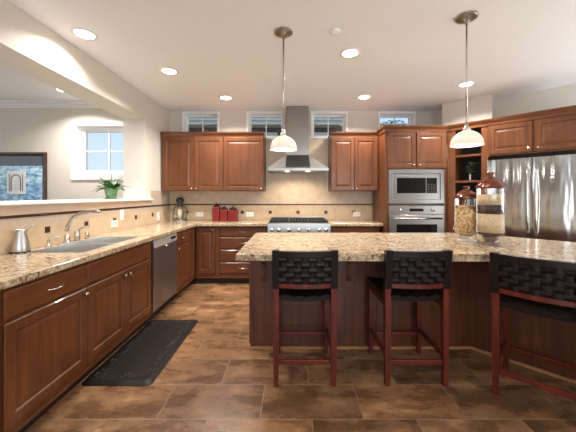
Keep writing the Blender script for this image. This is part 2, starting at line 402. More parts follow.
def window(n, x0, x1, z0, z1, y, thick, casing, mid_v=True, mid_h=0.5, f=0.035):
    m = MB()
    fr = lambda a, b, c, d, w, ya, yb: (m.box(a, a+w, ya, yb, c, d), m.box(b-w, b, ya, yb, c, d), m.box(a+w, b-w, ya, yb, c, c+w), m.box(a+w, b-w, ya, yb, d-w, d))
    fr(x0+0.001, x1-0.001, z0+0.001, z1-0.001, f, y+0.09, y+0.14)
    fr(x0-0.0, x1+0.0, z0-0.0, z1+0.0, 0.008, y+0.002, y+0.09)
    o = struct(m.build('window_%d' % n, WHITE))
    if casing:
        m = MB()
        m.box(x0-casing, x0, y-0.018, y-0.0005, z0-casing, z1+min(casing, CZ-0.002-z1)); m.box(x1, x1+min(casing, 0.028 if n == 5 else casing), y-0.018, y-0.0005, z0-casing, z1+min(casing, CZ-0.002-z1))
        m.box(x0, x1, y-0.018, y-0.0005, z1, z1+min(casing, CZ-0.002-z1)); m.box(x0, x1, y-0.018, y-0.0005, z0-casing, z0)
        m.build('window_casing', WHITE, o)
    m = MB()
    xm = 0.5*(x0+x1); zm = z0+(z1-z0)*mid_h
    m.box(xm-0.008, xm+0.008, y+0.10, y+0.125, z0+f, z1-f)
    if mid_h: m.box(x0+f, x1-f, y+0.1005, y+0.1245, zm-0.008, zm+0.008)
    m.build('muntin', WHITE, o)
    m = MB(); m.box(x0+f, x1-f, y+0.110, y+0.114, z0+f, z1-f); m.build('window_glass', WGLASS, o)
for i, (a, b) in enumerate(WINS): window(i+1, a, b, WZ0, WZ1, BY, 0.16, 0.03, True, 0.62)
window(5, DW[0], DW[1], DW[2], DW[3], DY, 0.16, 0.075, True, 0.5, 0.07)

# ================================================================== CABINETS
def door_mb(m, x0, x1, z0, z1, rail=0.055):
    m.ring_panel(x0, x1, z0, z1, [(0,0),(0,-0.014),(0.005,-0.020),(rail,-0.020),(rail+0.007,-0.011),(rail+0.015,-0.011),(rail+0.040,-0.018)])
def drawer_mb(m, x0, x1, z0, z1):
    m.ring_panel(x0, x1, z0, z1, [(0,0),(0,-0.012),(0.010,-0.020)])
def knob(parent, x, z, y=-0.020):
    m = MB(); m.T = Matrix.Translation((x, y, z)) @ Matrix.Rotation(PI/2, 4, 'X')
    m.lathe([(0,0),(0.006,0),(0.006,0.012),(0.015,0.018),(0.016,0.024),(0.010,0.030),(0,0.032)], seg=16)
    return m.build('knob', CHROME, parent)
def pull(parent, x, z, y=-0.020, w=0.10):
    m = MB(); pts = []
    for k in range(13):
        t = k/12; pts.append((x-w/2+w*t, y-0.026*math.sin(PI*t)**0.5 if 0 < t < 1 else y, z))
    m.tube(pts, 0.005, 8); m.lathe([(0,-0.006),(0.008,-0.006),(0.008,0.006),(0,0.006)], x-w/2, y-0.004, z, 10); m.lathe([(0,-0.006),(0.008,-0.006),(0.008,0.006),(0,0.006)], x+w/2, y-0.004, z, 10)
    return m.build('pull_handle', CHROME, parent)
def carcass(parent, w, z0, z1, d, top=True, mat=None, back=True):
    m = MB(); t = 0.018
    m.box(0, t, 0.02, d, z0, z1); m.box(w-t, w, 0.02, d, z0, z1); m.box(t, w-t, 0.02, d, z0, z0+t)
    if back: m.box(t, w-t, d-t, d, z0+t, z1-t)
    if top: m.box(t, w-t, 0.02, d, z1-t, z1)
    m.box(0, w, 0, 0.02, z0, z1)
    return m.build('cabinet_body', mat or CHERRY, parent)
def crown(parent, x0, x1, z, ya, d, left=False, right=False):
    m = MB(); pr = [(0.0, z-0.085), (-0.012, z-0.085), (-0.015, z-0.055), (-0.040, z-0.018), (-0.044, z), (0.0, z)]
    n = len(pr); ex = 0.04
    A = [m.v((x0-(0 if not left else -p[0]), ya+p[0], p[1])) for p in pr]; B = [m.v((x1+(0 if not right else -p[0]), ya+p[0], p[1])) for p in pr]
    for i in range(n):
        j = (i+1) % n; m.f([A[i], A[j], B[j], B[i]])
    m.f(A); m.f(B[::-1])
    for side, xx, sg in ((left, x0, 1), (right, x1, -1)):
        if side:
            A2 = [m.v((xx+p[0]*sg, ya+p[0], p[1])) for p in pr]; B2 = [m.v((xx+p[0]*sg, d, p[1])) for p in pr]
            for i in range(n):
                j = (i+1) % n; m.f([A2[i], A2[j], B2[j], B2[i]])
            m.f(B2)
    return m.build('crown_molding', CHERRY_H, parent)
def front(parent, kind, x0, x1, z0, z1, knob_at=None, pull_at=None, name=None):
    m = MB()
    if kind == 'door': door_mb(m, x0, x1, z0, z1)
    else: drawer_mb(m, x0, x1, z0, z1)
    o = m.build(name or kind, CHERRY if kind == 'door' else CHERRY_H, parent)
    if knob_at: knob(o, *knob_at)
    if pull_at: pull(o, *pull_at)
    return o
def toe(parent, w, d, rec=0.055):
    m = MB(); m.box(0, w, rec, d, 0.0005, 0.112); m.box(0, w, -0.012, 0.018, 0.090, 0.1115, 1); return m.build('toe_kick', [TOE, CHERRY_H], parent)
G = 0.003
def base_cab(label, loc, rot, w, d, fronts, sink=False, top=0.873):
    t = thing('base_cabinet', label, 'cabinet', loc, rot, 'base cabinets')
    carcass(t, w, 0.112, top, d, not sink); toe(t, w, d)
    for fr in fronts: front(t, *fr)
    return t
LX = -1.45; RL = PI/2; LD = 0.585
ZD0, ZD1, ZW0, ZW1 = 0.150, 0.685, 0.700, 0.850
def left_cab(label, ya, yb, fronts, sink=False): return base_cab(label, (LX, ya+0.001, 0), RL, yb-ya-0.002, LD, fronts, sink)
W = 0.59
left_cab('cherry cabinet at the near end of the sink counter, mostly cut off by the frame', 0.80, 1.405, [('drawer', G, W-G, ZW0, ZW1, None, (W/2, 0.775)), ('door', G, W-G, ZD0, ZD1, (W-0.04, 0.65))])
W = 0.595
left_cab('cherry cabinet with bar-pull drawer over one wide door, left of the sink cabinet', 1.405, 2.0, [('drawer', G+0.012, W-G, ZW0, ZW1, None, (W/2+0.02, 0.775)), ('door', G+0.012, W-G, ZD0, ZD1, (W-0.035, 0.65))])
W = 0.922
left_cab('cherry sink cabinet with a wide plain panel over two doors with paired knobs', 2.0, 2.922, [('drawer', G, W-G-0.01, ZW0, ZW1, None, None, 'false_drawer_front'), ('door', G, W/2-0.002, ZD0, ZD1, (W/2-0.035, 0.645)), ('door', W/2+0.002, W-G-0.01, ZD0, ZD1, (W/2+0.035, 0.645))], True)
W = 0.455
t = left_cab('narrow cherry cabinet with one drawer and one door, between dishwasher and corner', 3.541, 4.258, [('drawer', G, W-G, ZW0, ZW1, None, (W/2, 0.775, -0.020, 0.08)), ('door', G, W-G, ZD0, ZD1, (0.035, 0.655))])
m = MB(); door_mb(m, W+0.008, W+0.225, ZD0, ZW1, 0.03); m.build('filler_panel', CHERRY, t)
# back run
BF = 4.262; BD = 0.495
base_cab('narrow cherry cabinet with a single tall door in the far corner', (-1.428, BF, 0), 0, 0.355, BD, [('door', 0.037, 0.300, ZD0+0.01, ZW1, (0.262, 0.815))])
W = 0.73
dz = [(0.160,0.325),(0.343,0.512),(0.531,0.698),(0.716,0.855)]
base_cab('cherry cabinet of four stacked drawers left of the steel range', (-1.071, BF, 0), 0, W, BD, [('drawer', 0.006, W-G, a, b, None, (W/2-0.01, 0.5*(a+b))) for a, b in dz])
W = 0.762
base_cab('cherry cabinet right of the steel range, seen over the island top', (0.569, BF, 0), 0, W, BD, [('drawer', G, W-G, ZW0, ZW1, None, (W/2, 0.775)), ('door', G, W/2-0.002, ZD0, ZD1, (W/2-0.035, 0.65)), ('door', W/2+0.002, W-G, ZD0, ZD1, (W/2+0.035, 0.65))])
# uppers
UZ0, UZ1, UD, UF = 1.40, 2.315, 0.325, 4.44
def upper(label, x0, x1, doors, left=False, right=False):
    t = thing('wall_cabinet', label, 'cabinet', (x0, UF, 0), 0, 'wall cabinets'); w = x1-x0
    carcass(t, w, UZ0, UZ1-0.005, UD-0.003)
    for a, b, k in doors: front(t, 'door', a, b, UZ0+0.004, 2.232, k)
    crown(t, 0, w, UZ1, 0, UD-0.003, left, right)
    return t
upper('double-door cherry wall cabinet beside the left wall', -2.022, -1.060, [(0.03, 0.510, (0.475, 1.435)), (0.515, 0.958, (0.55, 1.435))])
upper('single-door cherry wall cabinet next to the range hood', -1.058, -0.420, [(0.006, 0.630, (0.595, 1.435))], right=False)
upper('double-door cherry wall cabinet right of the range hood', 0.622, 1.358, [(0.006, 0.366, (0.331, 1.435)), (0.370, 0.730, (0.405, 1.435))], left=False)
# oven tower
t = thing('oven_cabinet', 'tall cherry cabinet holding the microwave and wall oven', 'cabinet', (1.365, 4.115, 0), 0)
TW, TD = 0.888, 0.645
m = MB()
m.box(0, 0.06, 0, TD, 0.1, 2.33); m.box(TW-0.06, TW, 0, TD, 0.1, 2.33)
m.box(0.06, TW-0.06, 0, TD, 1.708, 2.325); m.box(0.06, TW-0.06, 0, TD, 0.1, 0.46); m.box(0.06, TW-0.06, 0, TD, 1.186, 1.205); m.box(0.06, TW-0.06, TD-0.02, TD, 0.46, 1.708)
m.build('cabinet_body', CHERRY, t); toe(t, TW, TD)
front(t, 'door', 0.035, TW/2-0.006, 1.725, 2.245, (TW/2-0.042, 1.765)); front(t, 'door', TW/2+0.006, TW-0.02, 1.725, 2.245, (TW/2+0.042, 1.765))
front(t, 'drawer', 0.035, TW-0.02, 0.145, 0.44, None, (TW/2, 0.30))
crown(t, 0, TW, 2.335, 0, 0.275, True, False)
# microwave with trim kit
mw = thing('microwave', 'stainless built-in microwave above the wall oven', 'microwave', (1.365+0.052, 4.115, 1.206))
MW_, MH = TW-0.104, 0.50
m = MB(); m.box(0.02, MW_-0.02, 0.0, 0.5, 0.002, MH-0.002); m.build('microwave_body', STEEL_D, mw)
m = MB(); m.ring_panel(-0.008, MW_+0.008, 0.006, MH-0.006, [(0,-0.0005),(0,-0.026),(0.004,-0.030),(0.055,-0.030),(0.062,-0.018),(0.070,-0.018)]); m.build('trim_kit', STEEL, mw)
m = MB(); m.box(0.085, MW_-0.085, -0.034, -0.0185, 0.115, MH-0.09, 0, 0.004); m.build('microwave_door', STEEL, mw)
m = MB(); m.box(0.105, 0.52, -0.036, -0.0342, 0.155, MH-0.125); m.build('door_glass', BLACKGLASS, mw)
m = MB(); m.box(0.53, MW_-0.105, -0.036, -0.0342, 0.155, MH-0.125)
for r_ in range(4):
    for c_ in range(3): m.box(0.545+c_*0.042, 0.575+c_*0.042, -0.0375, -0.036, 0.165+r_*0.034, 0.188+r_*0.034, 1)
m.build('control_panel', [BLACKGLASS, SLOT], mw)
# wall oven
ov = thing('wall_oven', 'stainless wall oven beneath the built-in microwave', 'oven', (1.365+0.052, 4.115, 0.462))
OH = 0.722
m = MB(); m.box(0.02, MW_-0.02, 0.0, 0.52, 0.002, OH-0.002); m.build('oven_body', STEEL_D, ov)
m = MB(); m.box(-0.008, MW_+0.008, -0.028, -0.0005, OH-0.130, OH-0.004, 0, 0.004); pn = m.build('control_panel', STEEL, ov)
m = MB(); m.box(0.29, 0.49, -0.0295, -0.0281, OH-0.085, OH-0.045); m.build('display', BLACKGLASS, pn)
for x in (0.16, 0.62):
    m = MB(); m.T = Matrix.Translation((x, -0.028, OH-0.066)) @ Matrix.Rotation(PI/2, 4, 'X'); m.lathe([(0,0),(0.024,0),(0.020,0.024),(0,0.024)], seg=20); m.build('knob', CHROME, pn)
m = MB(); m.ring_panel(-0.004, MW_+0.004, 0.01, OH-0.136, [(0,-0.0005),(0,-0.030),(0.004,-0.034)]); od = m.build('oven_door', STEEL, ov)
m = MB(); m.box(0.10, MW_-0.10, -0.0355, -0.0341, 0.10, OH-0.27); m.build('door_glass', BLACKGLASS, od)
m = MB(); m.tube([(0.05,-0.078,OH-0.185),(MW_-0.05,-0.078,OH-0.185)], 0.014, 14)
for x in (0.07, MW_-0.07): m.box(x-0.012, x+0.012, -0.078, -0.034, OH-0.197, OH-0.173)
m.build('handle', CHROME, od)

# angled run: open shelf unit and the cabinet over the refrigerator
C0 = (2.262, 4.118)
def ang(u, d=0.0, z=0.0):
    c = math.sqrt(0.5); return (C0[0]+u*c+d*c, C0[1]-u*c+d*c, z)
t = thing('shelf_cabinet', 'open cherry shelf cabinet between the oven cabinet and refrigerator', 'cabinet', ang(0.004), R45)
SW, SD = 0.472, 0.50
m = MB(); m.box(0, 0.103, 0, 0.02, 0.1, 2.33); m.box(0.417, SW, 0, 0.02, 0.1, 2.33); m.box(0.103, 0.417, 0, 0.02, 2.268, 2.33); m.box(0.103, 0.417, 0, 0.02, 0.1, 0.93)
m.hexa([(0.085,0.02,0.1),(0.103,0.02,0.1),(0.103,0.36,0.1),(0.085,0.36,0.1),(0.085,0.02,2.32),(0.103,0.02,2.32),(0.103,0.36,2.32),(0.085,0.36,2.32)]); m.box(0.417, 0.435, 0.02, 0.36, 0.1, 2.32); m.box(0.103, 0.417, 0.342, 0.36, 0.1, 2.32, 1)
m.box(0.103, 0.417, 0.02, 0.342, 2.29, 2.32); m.box(0.103, 0.417, 0.02, 0.342, 0.1, 0.12)
m.build('cabinet_body', [CHERRY, plain('black_back_panel', srgb(24,20,19), 0.6)], t)
for z in (0.95, 1.535, 1.895):
    m = MB(); m.box(0.1035, 0.4165, 0.0, 0.3415, z-0.028, z, 0, 0.002); m.build('shelf', CHERRY_H, t)
front(t, 'door', 0.06, 0.45, 0.145, 0.90, (0.10, 0.86)); toe(t, SW, 0.36)
crown(t, 0, SW, 2.335, 0, 0.36)
t = thing('fridge_cabinet', 'double-door cherry cabinet over the refrigerator', 'cabinet', ang(0.478), R45)
FW = 0.955
m = MB(); m.box(0, FW, 0, 0.50, 1.845, 2.33); m.box(0, 0.018, 0.0, 0.50, 0.05, 1.845); m.box(FW-0.018, FW, 0.0, 0.50, 0.05, 1.845); m.build('cabinet_body', CHERRY, t)
front(t, 'door', 0.035, 0.468, 1.865, 2.240, (0.436, 1.905)); front(t, 'door', 0.488, 0.935, 1.865, 2.240, (0.52, 1.905))
crown(t, 0, FW, 2.335, 0, 0.50)

# ================================================================== WORKTOPS
SINK = (-1.935, -1.515, 2.06, 2.86)
def lshape(u, v):
    if SINK[0] < u < SINK[1] and SINK[2] < v < SINK[3]: return False
    return u < -1.40 or v > 4.185
m = MB(); m.grid([WX+0.009, SINK[0], SINK[1], -1.40, -0.338], [0.45, SINK[2], SINK[3], 4.185, BY-0.010], lshape, 0.8735, 0.916, lambda u, v, w: (u, v, w))
bmesh.ops.recalc_face_normals(m.bm, faces=m.bm.faces); bmesh.ops.dissolve_limit(m.bm, angle_limit=0.02, verts=m.bm.verts, edges=m.bm.edges)
es = [e for e in m.bm.edges if len(e.link_faces) == 2 and e.calc_face_angle(0) > 0.5]; bmesh.ops.bevel(m.bm, geom=es, offset=0.007, segments=3, affect='EDGES', profile=0.6)
tag(m.build('countertop', GRANITE), 'gold granite worktop running under the sink along the left and back walls', 'countertop')
m = MB(); m.box(0.567, 1.362, 4.185, BY-0.010, 0.8735, 0.916, 0, 0.007, 3); tag(m.build('countertop', GRANITE), 'short gold granite worktop between range and oven cabinet', 'countertop')

# ================================================================== ISLAND
isl = thing('kitchen_island', 'dark mahogany kitchen island with an angled right wing', 'island', (0.9, 2.7, 0))
IO = (-0.9, -2.7)
def P(*pts): return [(x+IO[0], y+IO[1]) for x, y in pts]
bf = 2.47
m = MB(); m.prism(P((-0.355,bf),(1.56,bf),(2.75,1.28),(3.18,1.71),(1.755,3.13),(-0.355,3.13)), 0.02, 0.8645); m.build('island_base', ISLAND_WOOD, isl)
for x0, x1 in ((-0.362, -0.335), (0.745, 0.765)):  # corner post and panel seam
    m = MB(); m.box(x0+IO[0], x1+IO[0], bf-0.007+IO[1], bf-0.0005+IO[1], 0.05, 0.864); m.build('panel_stile', ISLAND_WOOD, isl)
m = MB(); m.prism(P((-0.365,bf-0.012),(1.556,bf-0.012),(2.75,1.268),(2.765,1.283),(1.562,bf-0.0005),(-0.365,bf-0.0005)), 0.0005, 0.022); m.build('base_shoe', plain('tan_oak_shoe', srgb(176,128,82), 0.45), isl)
def corbel(x):
    m = MB(); pr = [(0,0.864),(-0.20,0.864),(-0.205,0.835),(-0.19,0.825),(-0.10,0.80),(-0.045,0.74),(-0.03,0.64),(-0.045,0.615),(-0.03,0.595),(0,0.595)]
    for a, b, k in ((-0.017, 0.017, 1.0),):
        A = [m.v((x+a+IO[0], bf-0.0005+y*k+IO[1], z)) for y, z in pr]; B = [m.v((x+b+IO[0], bf-0.0005+y*k+IO[1], z)) for y, z in pr]
        for i in range(len(pr)):
            j = (i+1) % len(pr); m.f([A[i],A[j],B[j],B[i]])
        m.f(A); m.f(B[::-1])
    m.box(x-0.03+IO[0], x+0.03+IO[0], bf-0.010+IO[1], bf-0.0005+IO[1], 0.585, 0.864)
    m.build('corbel', ISLAND_WOOD, isl)
for x in (-0.235, 0.50, 1.30): corbel(x)
m = MB(); m.prism([(-0.395,2.012),(1.385,2.012),(2.53,0.867),(3.37,1.695),(1.90,3.165),(-0.395,3.165)], 0.866, 0.916, 0, 0.009, 3)
tag(m.build('island_countertop', GRANITE), 'gold granite island top with an angled wing toward the refrigerator', 'countertop')

# ================================================================== APPLIANCES
# dishwasher
dw = thing('dishwasher', 'dark stainless dishwasher under the counter past the sink', 'dishwasher', (LX, 2.926, 0), RL)
DWW = 0.608
m = MB(); m.box(0.004, DWW-0.004, 0.0, 0.57, 0.10, 0.868); m.build('dishwasher_body', STEEL_D, dw)
m = MB(); m.box(0.004, DWW-0.004, -0.028, -0.0005, 0.12, 0.775, 0, 0.004); dd = m.build('dishwasher_door', STEEL_D, dw)
m = MB(); m.box(0.0, 0.016, -0.030, -0.0005, 0.115, 0.866); m.build('edge_strip', STEEL, dd)
m = MB(); m.box(0.016, DWW-0.004, -0.034, -0.0005, 0.778, 0.866, 0, 0.005); cp = m.build('control_panel', plain('silver_panel', srgb(196,194,190), 0.35, 0.35), dw)
m = MB(); m.box(0.42, 0.56, -0.0355, -0.0342, 0.81, 0.84); m.build('display', BLACKGLASS, cp)
m = MB(); m.tube([(0.30-0.06,-0.034,0.772),(0.30-0.05,-0.060,0.768),(0.30+0.05,-0.060,0.768),(0.30+0.06,-0.034,0.772)], 0.008, 10); m.build('handle', CHROME, cp)
m = MB(); m.box(0.004, DWW-0.004, 0.05, 0.56, 0.0005, 0.10); m.build('toe_kick', TOE, dw)
# sink
sk = thing('kitchen_sink', 'double-bowl stainless sink set into the left granite counter', 'sink', (0,0,0))
def bowl(y0, y1, z):
    m = MB(); x0, x1 = SINK[0]-0.006, SINK[1]+0.006
    def ring(ins, zz): return [m.v(c) for c in ((x0+ins,y0+ins,zz),(x1-ins,y0+ins,zz),(x1-ins,y1-ins,zz),(x0+ins,y1-ins,zz))]
    rs = [ring(0.0065, 0.9155), ring(0.010, 0.9165), ring(0.013, 0.85), ring(0.02, z+0.03), ring(0.05, z), ring(0.053, z-0.004), ring(0.015, z+0.02), ring(0.0075, 0.85)]
    for a, b in zip(rs, rs[1:]):
        for i in range(4):
            j = (i+1) % 4; m.f([a[i],a[j],b[j],b[i]], 0, False)
    m.f(rs[4]); m.f(rs[5])
    for a, i in ((rs[-1], 0),):
        for i in range(4):
            j = (i+1) % 4; m.f([a[i],a[j],rs[0][j],rs[0][i]])
    b = m.build('sink_bowl', STEEL_S, sk)
    m = MB(); m.lathe([(0,0.001),(0.042,0.001),(0.045,0.004),(0.02,0.003),(0,0.002)], (x0+x1)/2, (y0+y1)/2, z, 20); m.build('drain', CHROME, b)
bowl(SINK[2]-0.006, 2.460, 0.70); bowl(2.460, SINK[3]+0.006, 0.72)
m = MB(); m.box(SINK[0]+0.014, SINK[1]-0.014, 2.4545, 2.4655, 0.78, 0.911); m.build('divider', STEEL_S, sk)
# faucet
fc = thing('faucet', 'tall brushed nickel arc faucet behind the sink', 'faucet', (-1.972, 2.50, 0.916), 0)
m = MB(); m.lathe([(0,0.0005),(0.032,0.0005),(0.032,0.006),(0.024,0.014),(0.020,0.05),(0.018,0.07),(0,0.07)], seg=20); m.build('faucet_base', CHROME, fc)
m = MB(); pts = [(0,0,0.05),(0,0,0.10)]
for k in range(1, 15):
    a = PI*0.93 - k/14*(PI*0.93-PI*0.36); pts.append((0.155+0.158*math.cos(a)/0.98, 0.0, 0.10+0.175*math.sin(a)))
pts[2:] = []
for k in range(0, 17):
    t_ = k/16; x_ = 0.265*t_**1.9 ; z_ = 0.10+0.175*math.sin(min(1, t_*1.06)*PI/2)**0.95 ; pts.append((x_, 0.004*t_, z_))
m.tube(pts[1:], 0.0165, 12); m.build('spout', CHROME, fc)
m = MB(); m.tube([(0.235,0.003,0.277),(0.265,0.004,0.276),(0.290,0.004,0.266)], [0.017,0.018,0.015], 12); m.build('spray_head', CHROME, fc)
m = MB(); m.lathe([(0,0.0005),(0.026,0.0005),(0.024,0.05),(0.021,0.085),(0.0,0.098)], 0.0, 0.115, 0, 18)
m.tube([(0.0,0.115,0.085),(0.04,0.125,0.115),(0.10,0.135,0.135)], [0.010,0.008,0.006], 8); m.build('handle', CHROME, fc)
m = MB(); m.lathe([(0,0.0005),(0.020,0.0005),(0.018,0.055),(0.012,0.062),(0,0.062)], -1.965, 2.735, 0.916, 16); tag(m.build('air_gap', CHROME), 'small nickel air gap cap beside the faucet handle', 'air gap')
sd = thing('soap_dispenser', 'small nickel soap pump left of the arc faucet', 'soap dispenser', (-1.965, 2.30, 0.916))
m = MB(); m.lathe([(0,0.0005),(0.022,0.0005),(0.020,0.012),(0.010,0.022),(0.009,0.05),(0,0.05)], seg=16); m.build('pump_base', CHROME, sd)
m = MB(); m.tube([(0,0,0.048),(0.005,0,0.066),(0.035,0.014,0.074),(0.07,0.03,0.080)], [0.009,0.010,0.006,0.005], 8); m.build('nozzle', CHROME, sd)
# pitcher
pt = thing('pitcher', 'brushed silver pitcher on the counter at the left frame edge', 'pitcher', (-1.976, 2.075, 0.916))
m = MB(); m.lathe([(0,0.001),(0.052,0.001),(0.056,0.012),(0.052,0.05),(0.041,0.11),(0.031,0.15),(0.029,0.168),(0.024,0.168),(0.024,0.15),(0.034,0.11),(0.044,0.05),(0,0.012)], seg=28); m.build('pitcher_body', STEEL_V, pt)
m = MB(); m.lathe([(0,0),(0.058,0),(0.058,0.010),(0,0.010)], cz=0.0002, seg=28); m.build('foot_ring', DARKLID, pt)
m = MB(); m.tube([(-0.012,-0.010,0.150),(-0.022,-0.022,0.162),(-0.028,-0.030,0.170)], [0.016,0.010,0.005], 10); m.build('pour_spout', STEEL_V, pt)
m = MB(); m.tube([(0.012,0.010,0.145),(0.018,0.016,0.168),(0.036,0.026,0.186),(0.068,0.038,0.194)], [0.020,0.016,0.010,0.006], 10); m.build('handle', STEEL_V, pt)
# range
rg = thing('range', 'stainless gas range with black grates under the hood', 'stove', (0.115, 4.10, 0))
RW = 0.448
m = MB(); m.box(-RW, RW, 0.0, 0.64, 0.09, 0.93, 0, 0.003); m.box(-RW, RW, 0.06, 0.62, 0.0005, 0.09, 1); m.build('range_body', [STEEL, TOE], rg)
m = MB(); m.hexa([(-RW,-0.045,0.76),(RW,-0.045,0.76),(RW,-0.0005,0.76),(-RW,-0.0005,0.76),(-RW,-0.030,0.925),(RW,-0.030,0.925),(RW,-0.0005,0.935),(-RW,-0.0005,0.935)]); pnl = m.build('control_panel', STEEL, rg)
for x in (-0.385,-0.285,-0.14,0.0,0.14,0.29,0.385):
    m = MB(); m.T = Matrix.Translation((x, -0.040, 0.835)) @ Matrix.Rotation(PI/2, 4, 'X'); m.lathe([(0,0),(0.030,0),(0.030,0.008),(0.022,0.010),(0.019,0.038),(0,0.038)], seg=18); m.build('knob', CHROME, pnl)
m = MB(); m.ring_panel(-RW+0.01, RW-0.01, 0.14, 0.74, [(0,-0.0005),(0,-0.034),(0.005,-0.040)]); od = m.build('oven_door', STEEL, rg)
m = MB(); m.box(-0.25, 0.25, -0.042, -0.0402, 0.28, 0.55); m.build('door_glass', BLACKGLASS, od)
m = MB(); m.tube([(-RW+0.05,-0.085,0.69),(RW-0.05,-0.085,0.69)], 0.013, 12)
for x in (-RW+0.07, RW-0.07): m.box(x-0.01, x+0.01, -0.085, -0.04, 0.68, 0.70)
m.build('handle', CHROME, od)
m = MB(); m.box(-RW+0.015, RW-0.015, 0.03, 0.60, 0.9305, 0.938); m.build('cooktop', IRON, rg)
for k in range(3):
    x0 = -RW+0.02+k*0.288; x1 = x0+0.278; m = MB(); z0, z1 = 0.9385, 0.962
    for a, b, c, d in ((x0,x1,0.04,0.055),(x0,x1,0.575,0.59),(x0,x0+0.015,0.055,0.575),(x1-0.015,x1,0.055,0.575),(x0,x1,0.305,0.32)): m.box(a, b, c, d, z0, z1)
    for q in range(1, 6):
        xx = x0+(x1-x0)*q/6; m.box(xx-0.006, xx+0.006, 0.06, 0.57, z0+0.008, z1)
    m.build('grate', IRON, rg)
    for yy in (0.18, 0.44):
        m = MB(); m.lathe([(0,0),(0.05,0),(0.05,0.008),(0.03,0.012),(0,0.012)], (x0+x1)/2, yy, 0.9382, 18); m.build('burner', IRON, rg)
m = MB(); m.box(-RW, RW, 0.61, 0.64, 0.9305, 0.975, 0, 0.003); m.build('back_guard', STEEL, rg)
# hood
hd = thing('range_hood', 'stainless chimney range hood above the range', 'range hood', (0.103, BY-0.009, 0))
HB = 0.56
m = MB(); m.box(-0.455, 0.455, -HB, -0.001, 1.695, 1.735, 0, 0.003); m.build('hood_rim', STEEL, hd)
m = MB(); z0, z1 = 1.736, 1.965; a, b = 0.45, 0.185
p = [(-a,-HB+0.005,z0),(a,-HB+0.005,z0),(a,-0.001,z0),(-a,-0.001,z0),(-b,-0.29,z1),(b,-0.29,z1),(b,-0.001,z1),(-b,-0.001,z1)]
m.hexa(p); m.build('canopy', STEEL_S, hd)
m = MB()  # centre front panel
q = [(-0.185,-HB+0.024,z0+0.018),(0.185,-HB+0.024,z0+0.018),(0.172,-0.305,z1-0.012),(-0.172,-0.305,z1-0.012)]
lo = [m.v((x,y+0.004,z)) for x,y,z in q]; hi = [m.v((x,y-0.008,z+0.006)) for x,y,z in q]
m.f(lo[::-1]); m.f(hi)
for i in range(4):
    j = (i+1) % 4; m.f([lo[i],lo[j],hi[j],hi[i]])
m.build('front_panel', steel('hood_dark_steel', (0.14,0.14,0.14,1), 0.4), hd)
m = MB(); m.box(-0.178, 0.178, -0.285, -0.001, 1.966, 2.40, 0, 0.003); m.build('chimney', STEEL_C, hd)
m = MB(); m.box(-0.172, 0.172, -0.279, -0.001, 2.4005, CZ-0.001); m.build('chimney_upper', STEEL_C, hd)
for x in (-0.16, 0.15):
    m = MB(); m.lathe([(0,0.0),(0.032,0.0),(0.038,0.009),(0,0.009)], x, -0.46, 1.6855, 18); lo_ = m.build('hood_lamp', HLAMP, hd)
    l = bpy.data.lights.new('hood_bulb', 'SPOT'); l.energy = HOOD_W*4; l.color = (1.0,0.80,0.56); l.spot_size = math.radians(125); l.spot_blend = 0.6; l.shadow_soft_size = 0.03
    o = bpy.data.objects.new('hood_bulb', l); C.objects.link(o); o.location = (0.103+x, BY-0.009-0.46, 1.68); o.rotation_euler = (math.radians(22), 0, 0)
# refrigerator
fr = thing('refrigerator', 'stainless french-door refrigerator in the angled cabinet wall', 'refrigerator', ang(0.522, -0.19), R45)
FWD, FH = 0.873, 1.775
m = MB(); m.box(0.003, FWD-0.003, 0.075, 0.68, 0.03, FH-0.01, 0, 0.004); m.build('fridge_body', STEEL_D, fr)
def curved_door(x0, x1, z0, z1):
    m = MB(); n = 8; d = 0.07; A = []; B = []
    xs = [x0+(x1-x0)*k/n for k in range(n+1)]
    prof = [(x, 0.012-0.012*math.sin(PI*(0.08+0.84*k/n))) for k, x in enumerate(xs)]
    poly = prof + [(x1, d), (x0, d)]
    m.prism(poly, z0, z1); 
    for f_ in m.bm.faces: f_.smooth = False
    return m
hy = -0.012
for k, (x0, x1) in enumerate(((0.0, FWD/2-0.003), (FWD/2+0.003, FWD))):
    d = curved_door(x0, x1, 0.72, FH).build('fridge_door', STEEL_F, fr)
    hx = x1-0.035 if k == 0 else x0+0.035
    m = MB(); pts = []
    for q in range(15):
        t_ = q/14; pts.append((hx, -0.018-0.045*math.sin(PI*t_)**0.45 if 0 < t_ < 1 else 0.004, 0.86+0.80*t_))
    m.tube(pts, 0.0125, 12); m.build('handle', CHROME, d)
    if k == 1:
        m = MB(); m.box(x1-0.075, x1-0.035, -0.001, 0.012, FH-0.10, FH-0.075); m.build('badge', CHROME, d)
d = curved_door(0.0, FWD, 0.06, 0.71).build('freezer_drawer', STEEL_F, fr)
m = MB(); m.tube([(0.06,0.004,0.62),(0.08,-0.045,0.62),(FWD-0.08,-0.045,0.62),(FWD-0.06,0.004,0.62)], 0.0125, 12); m.build('handle', CHROME, d)
m = MB(); m.box(0.01, FWD-0.01, 0.08, 0.66, 0.0005, 0.03); m.build('base_grille', TOE, fr)

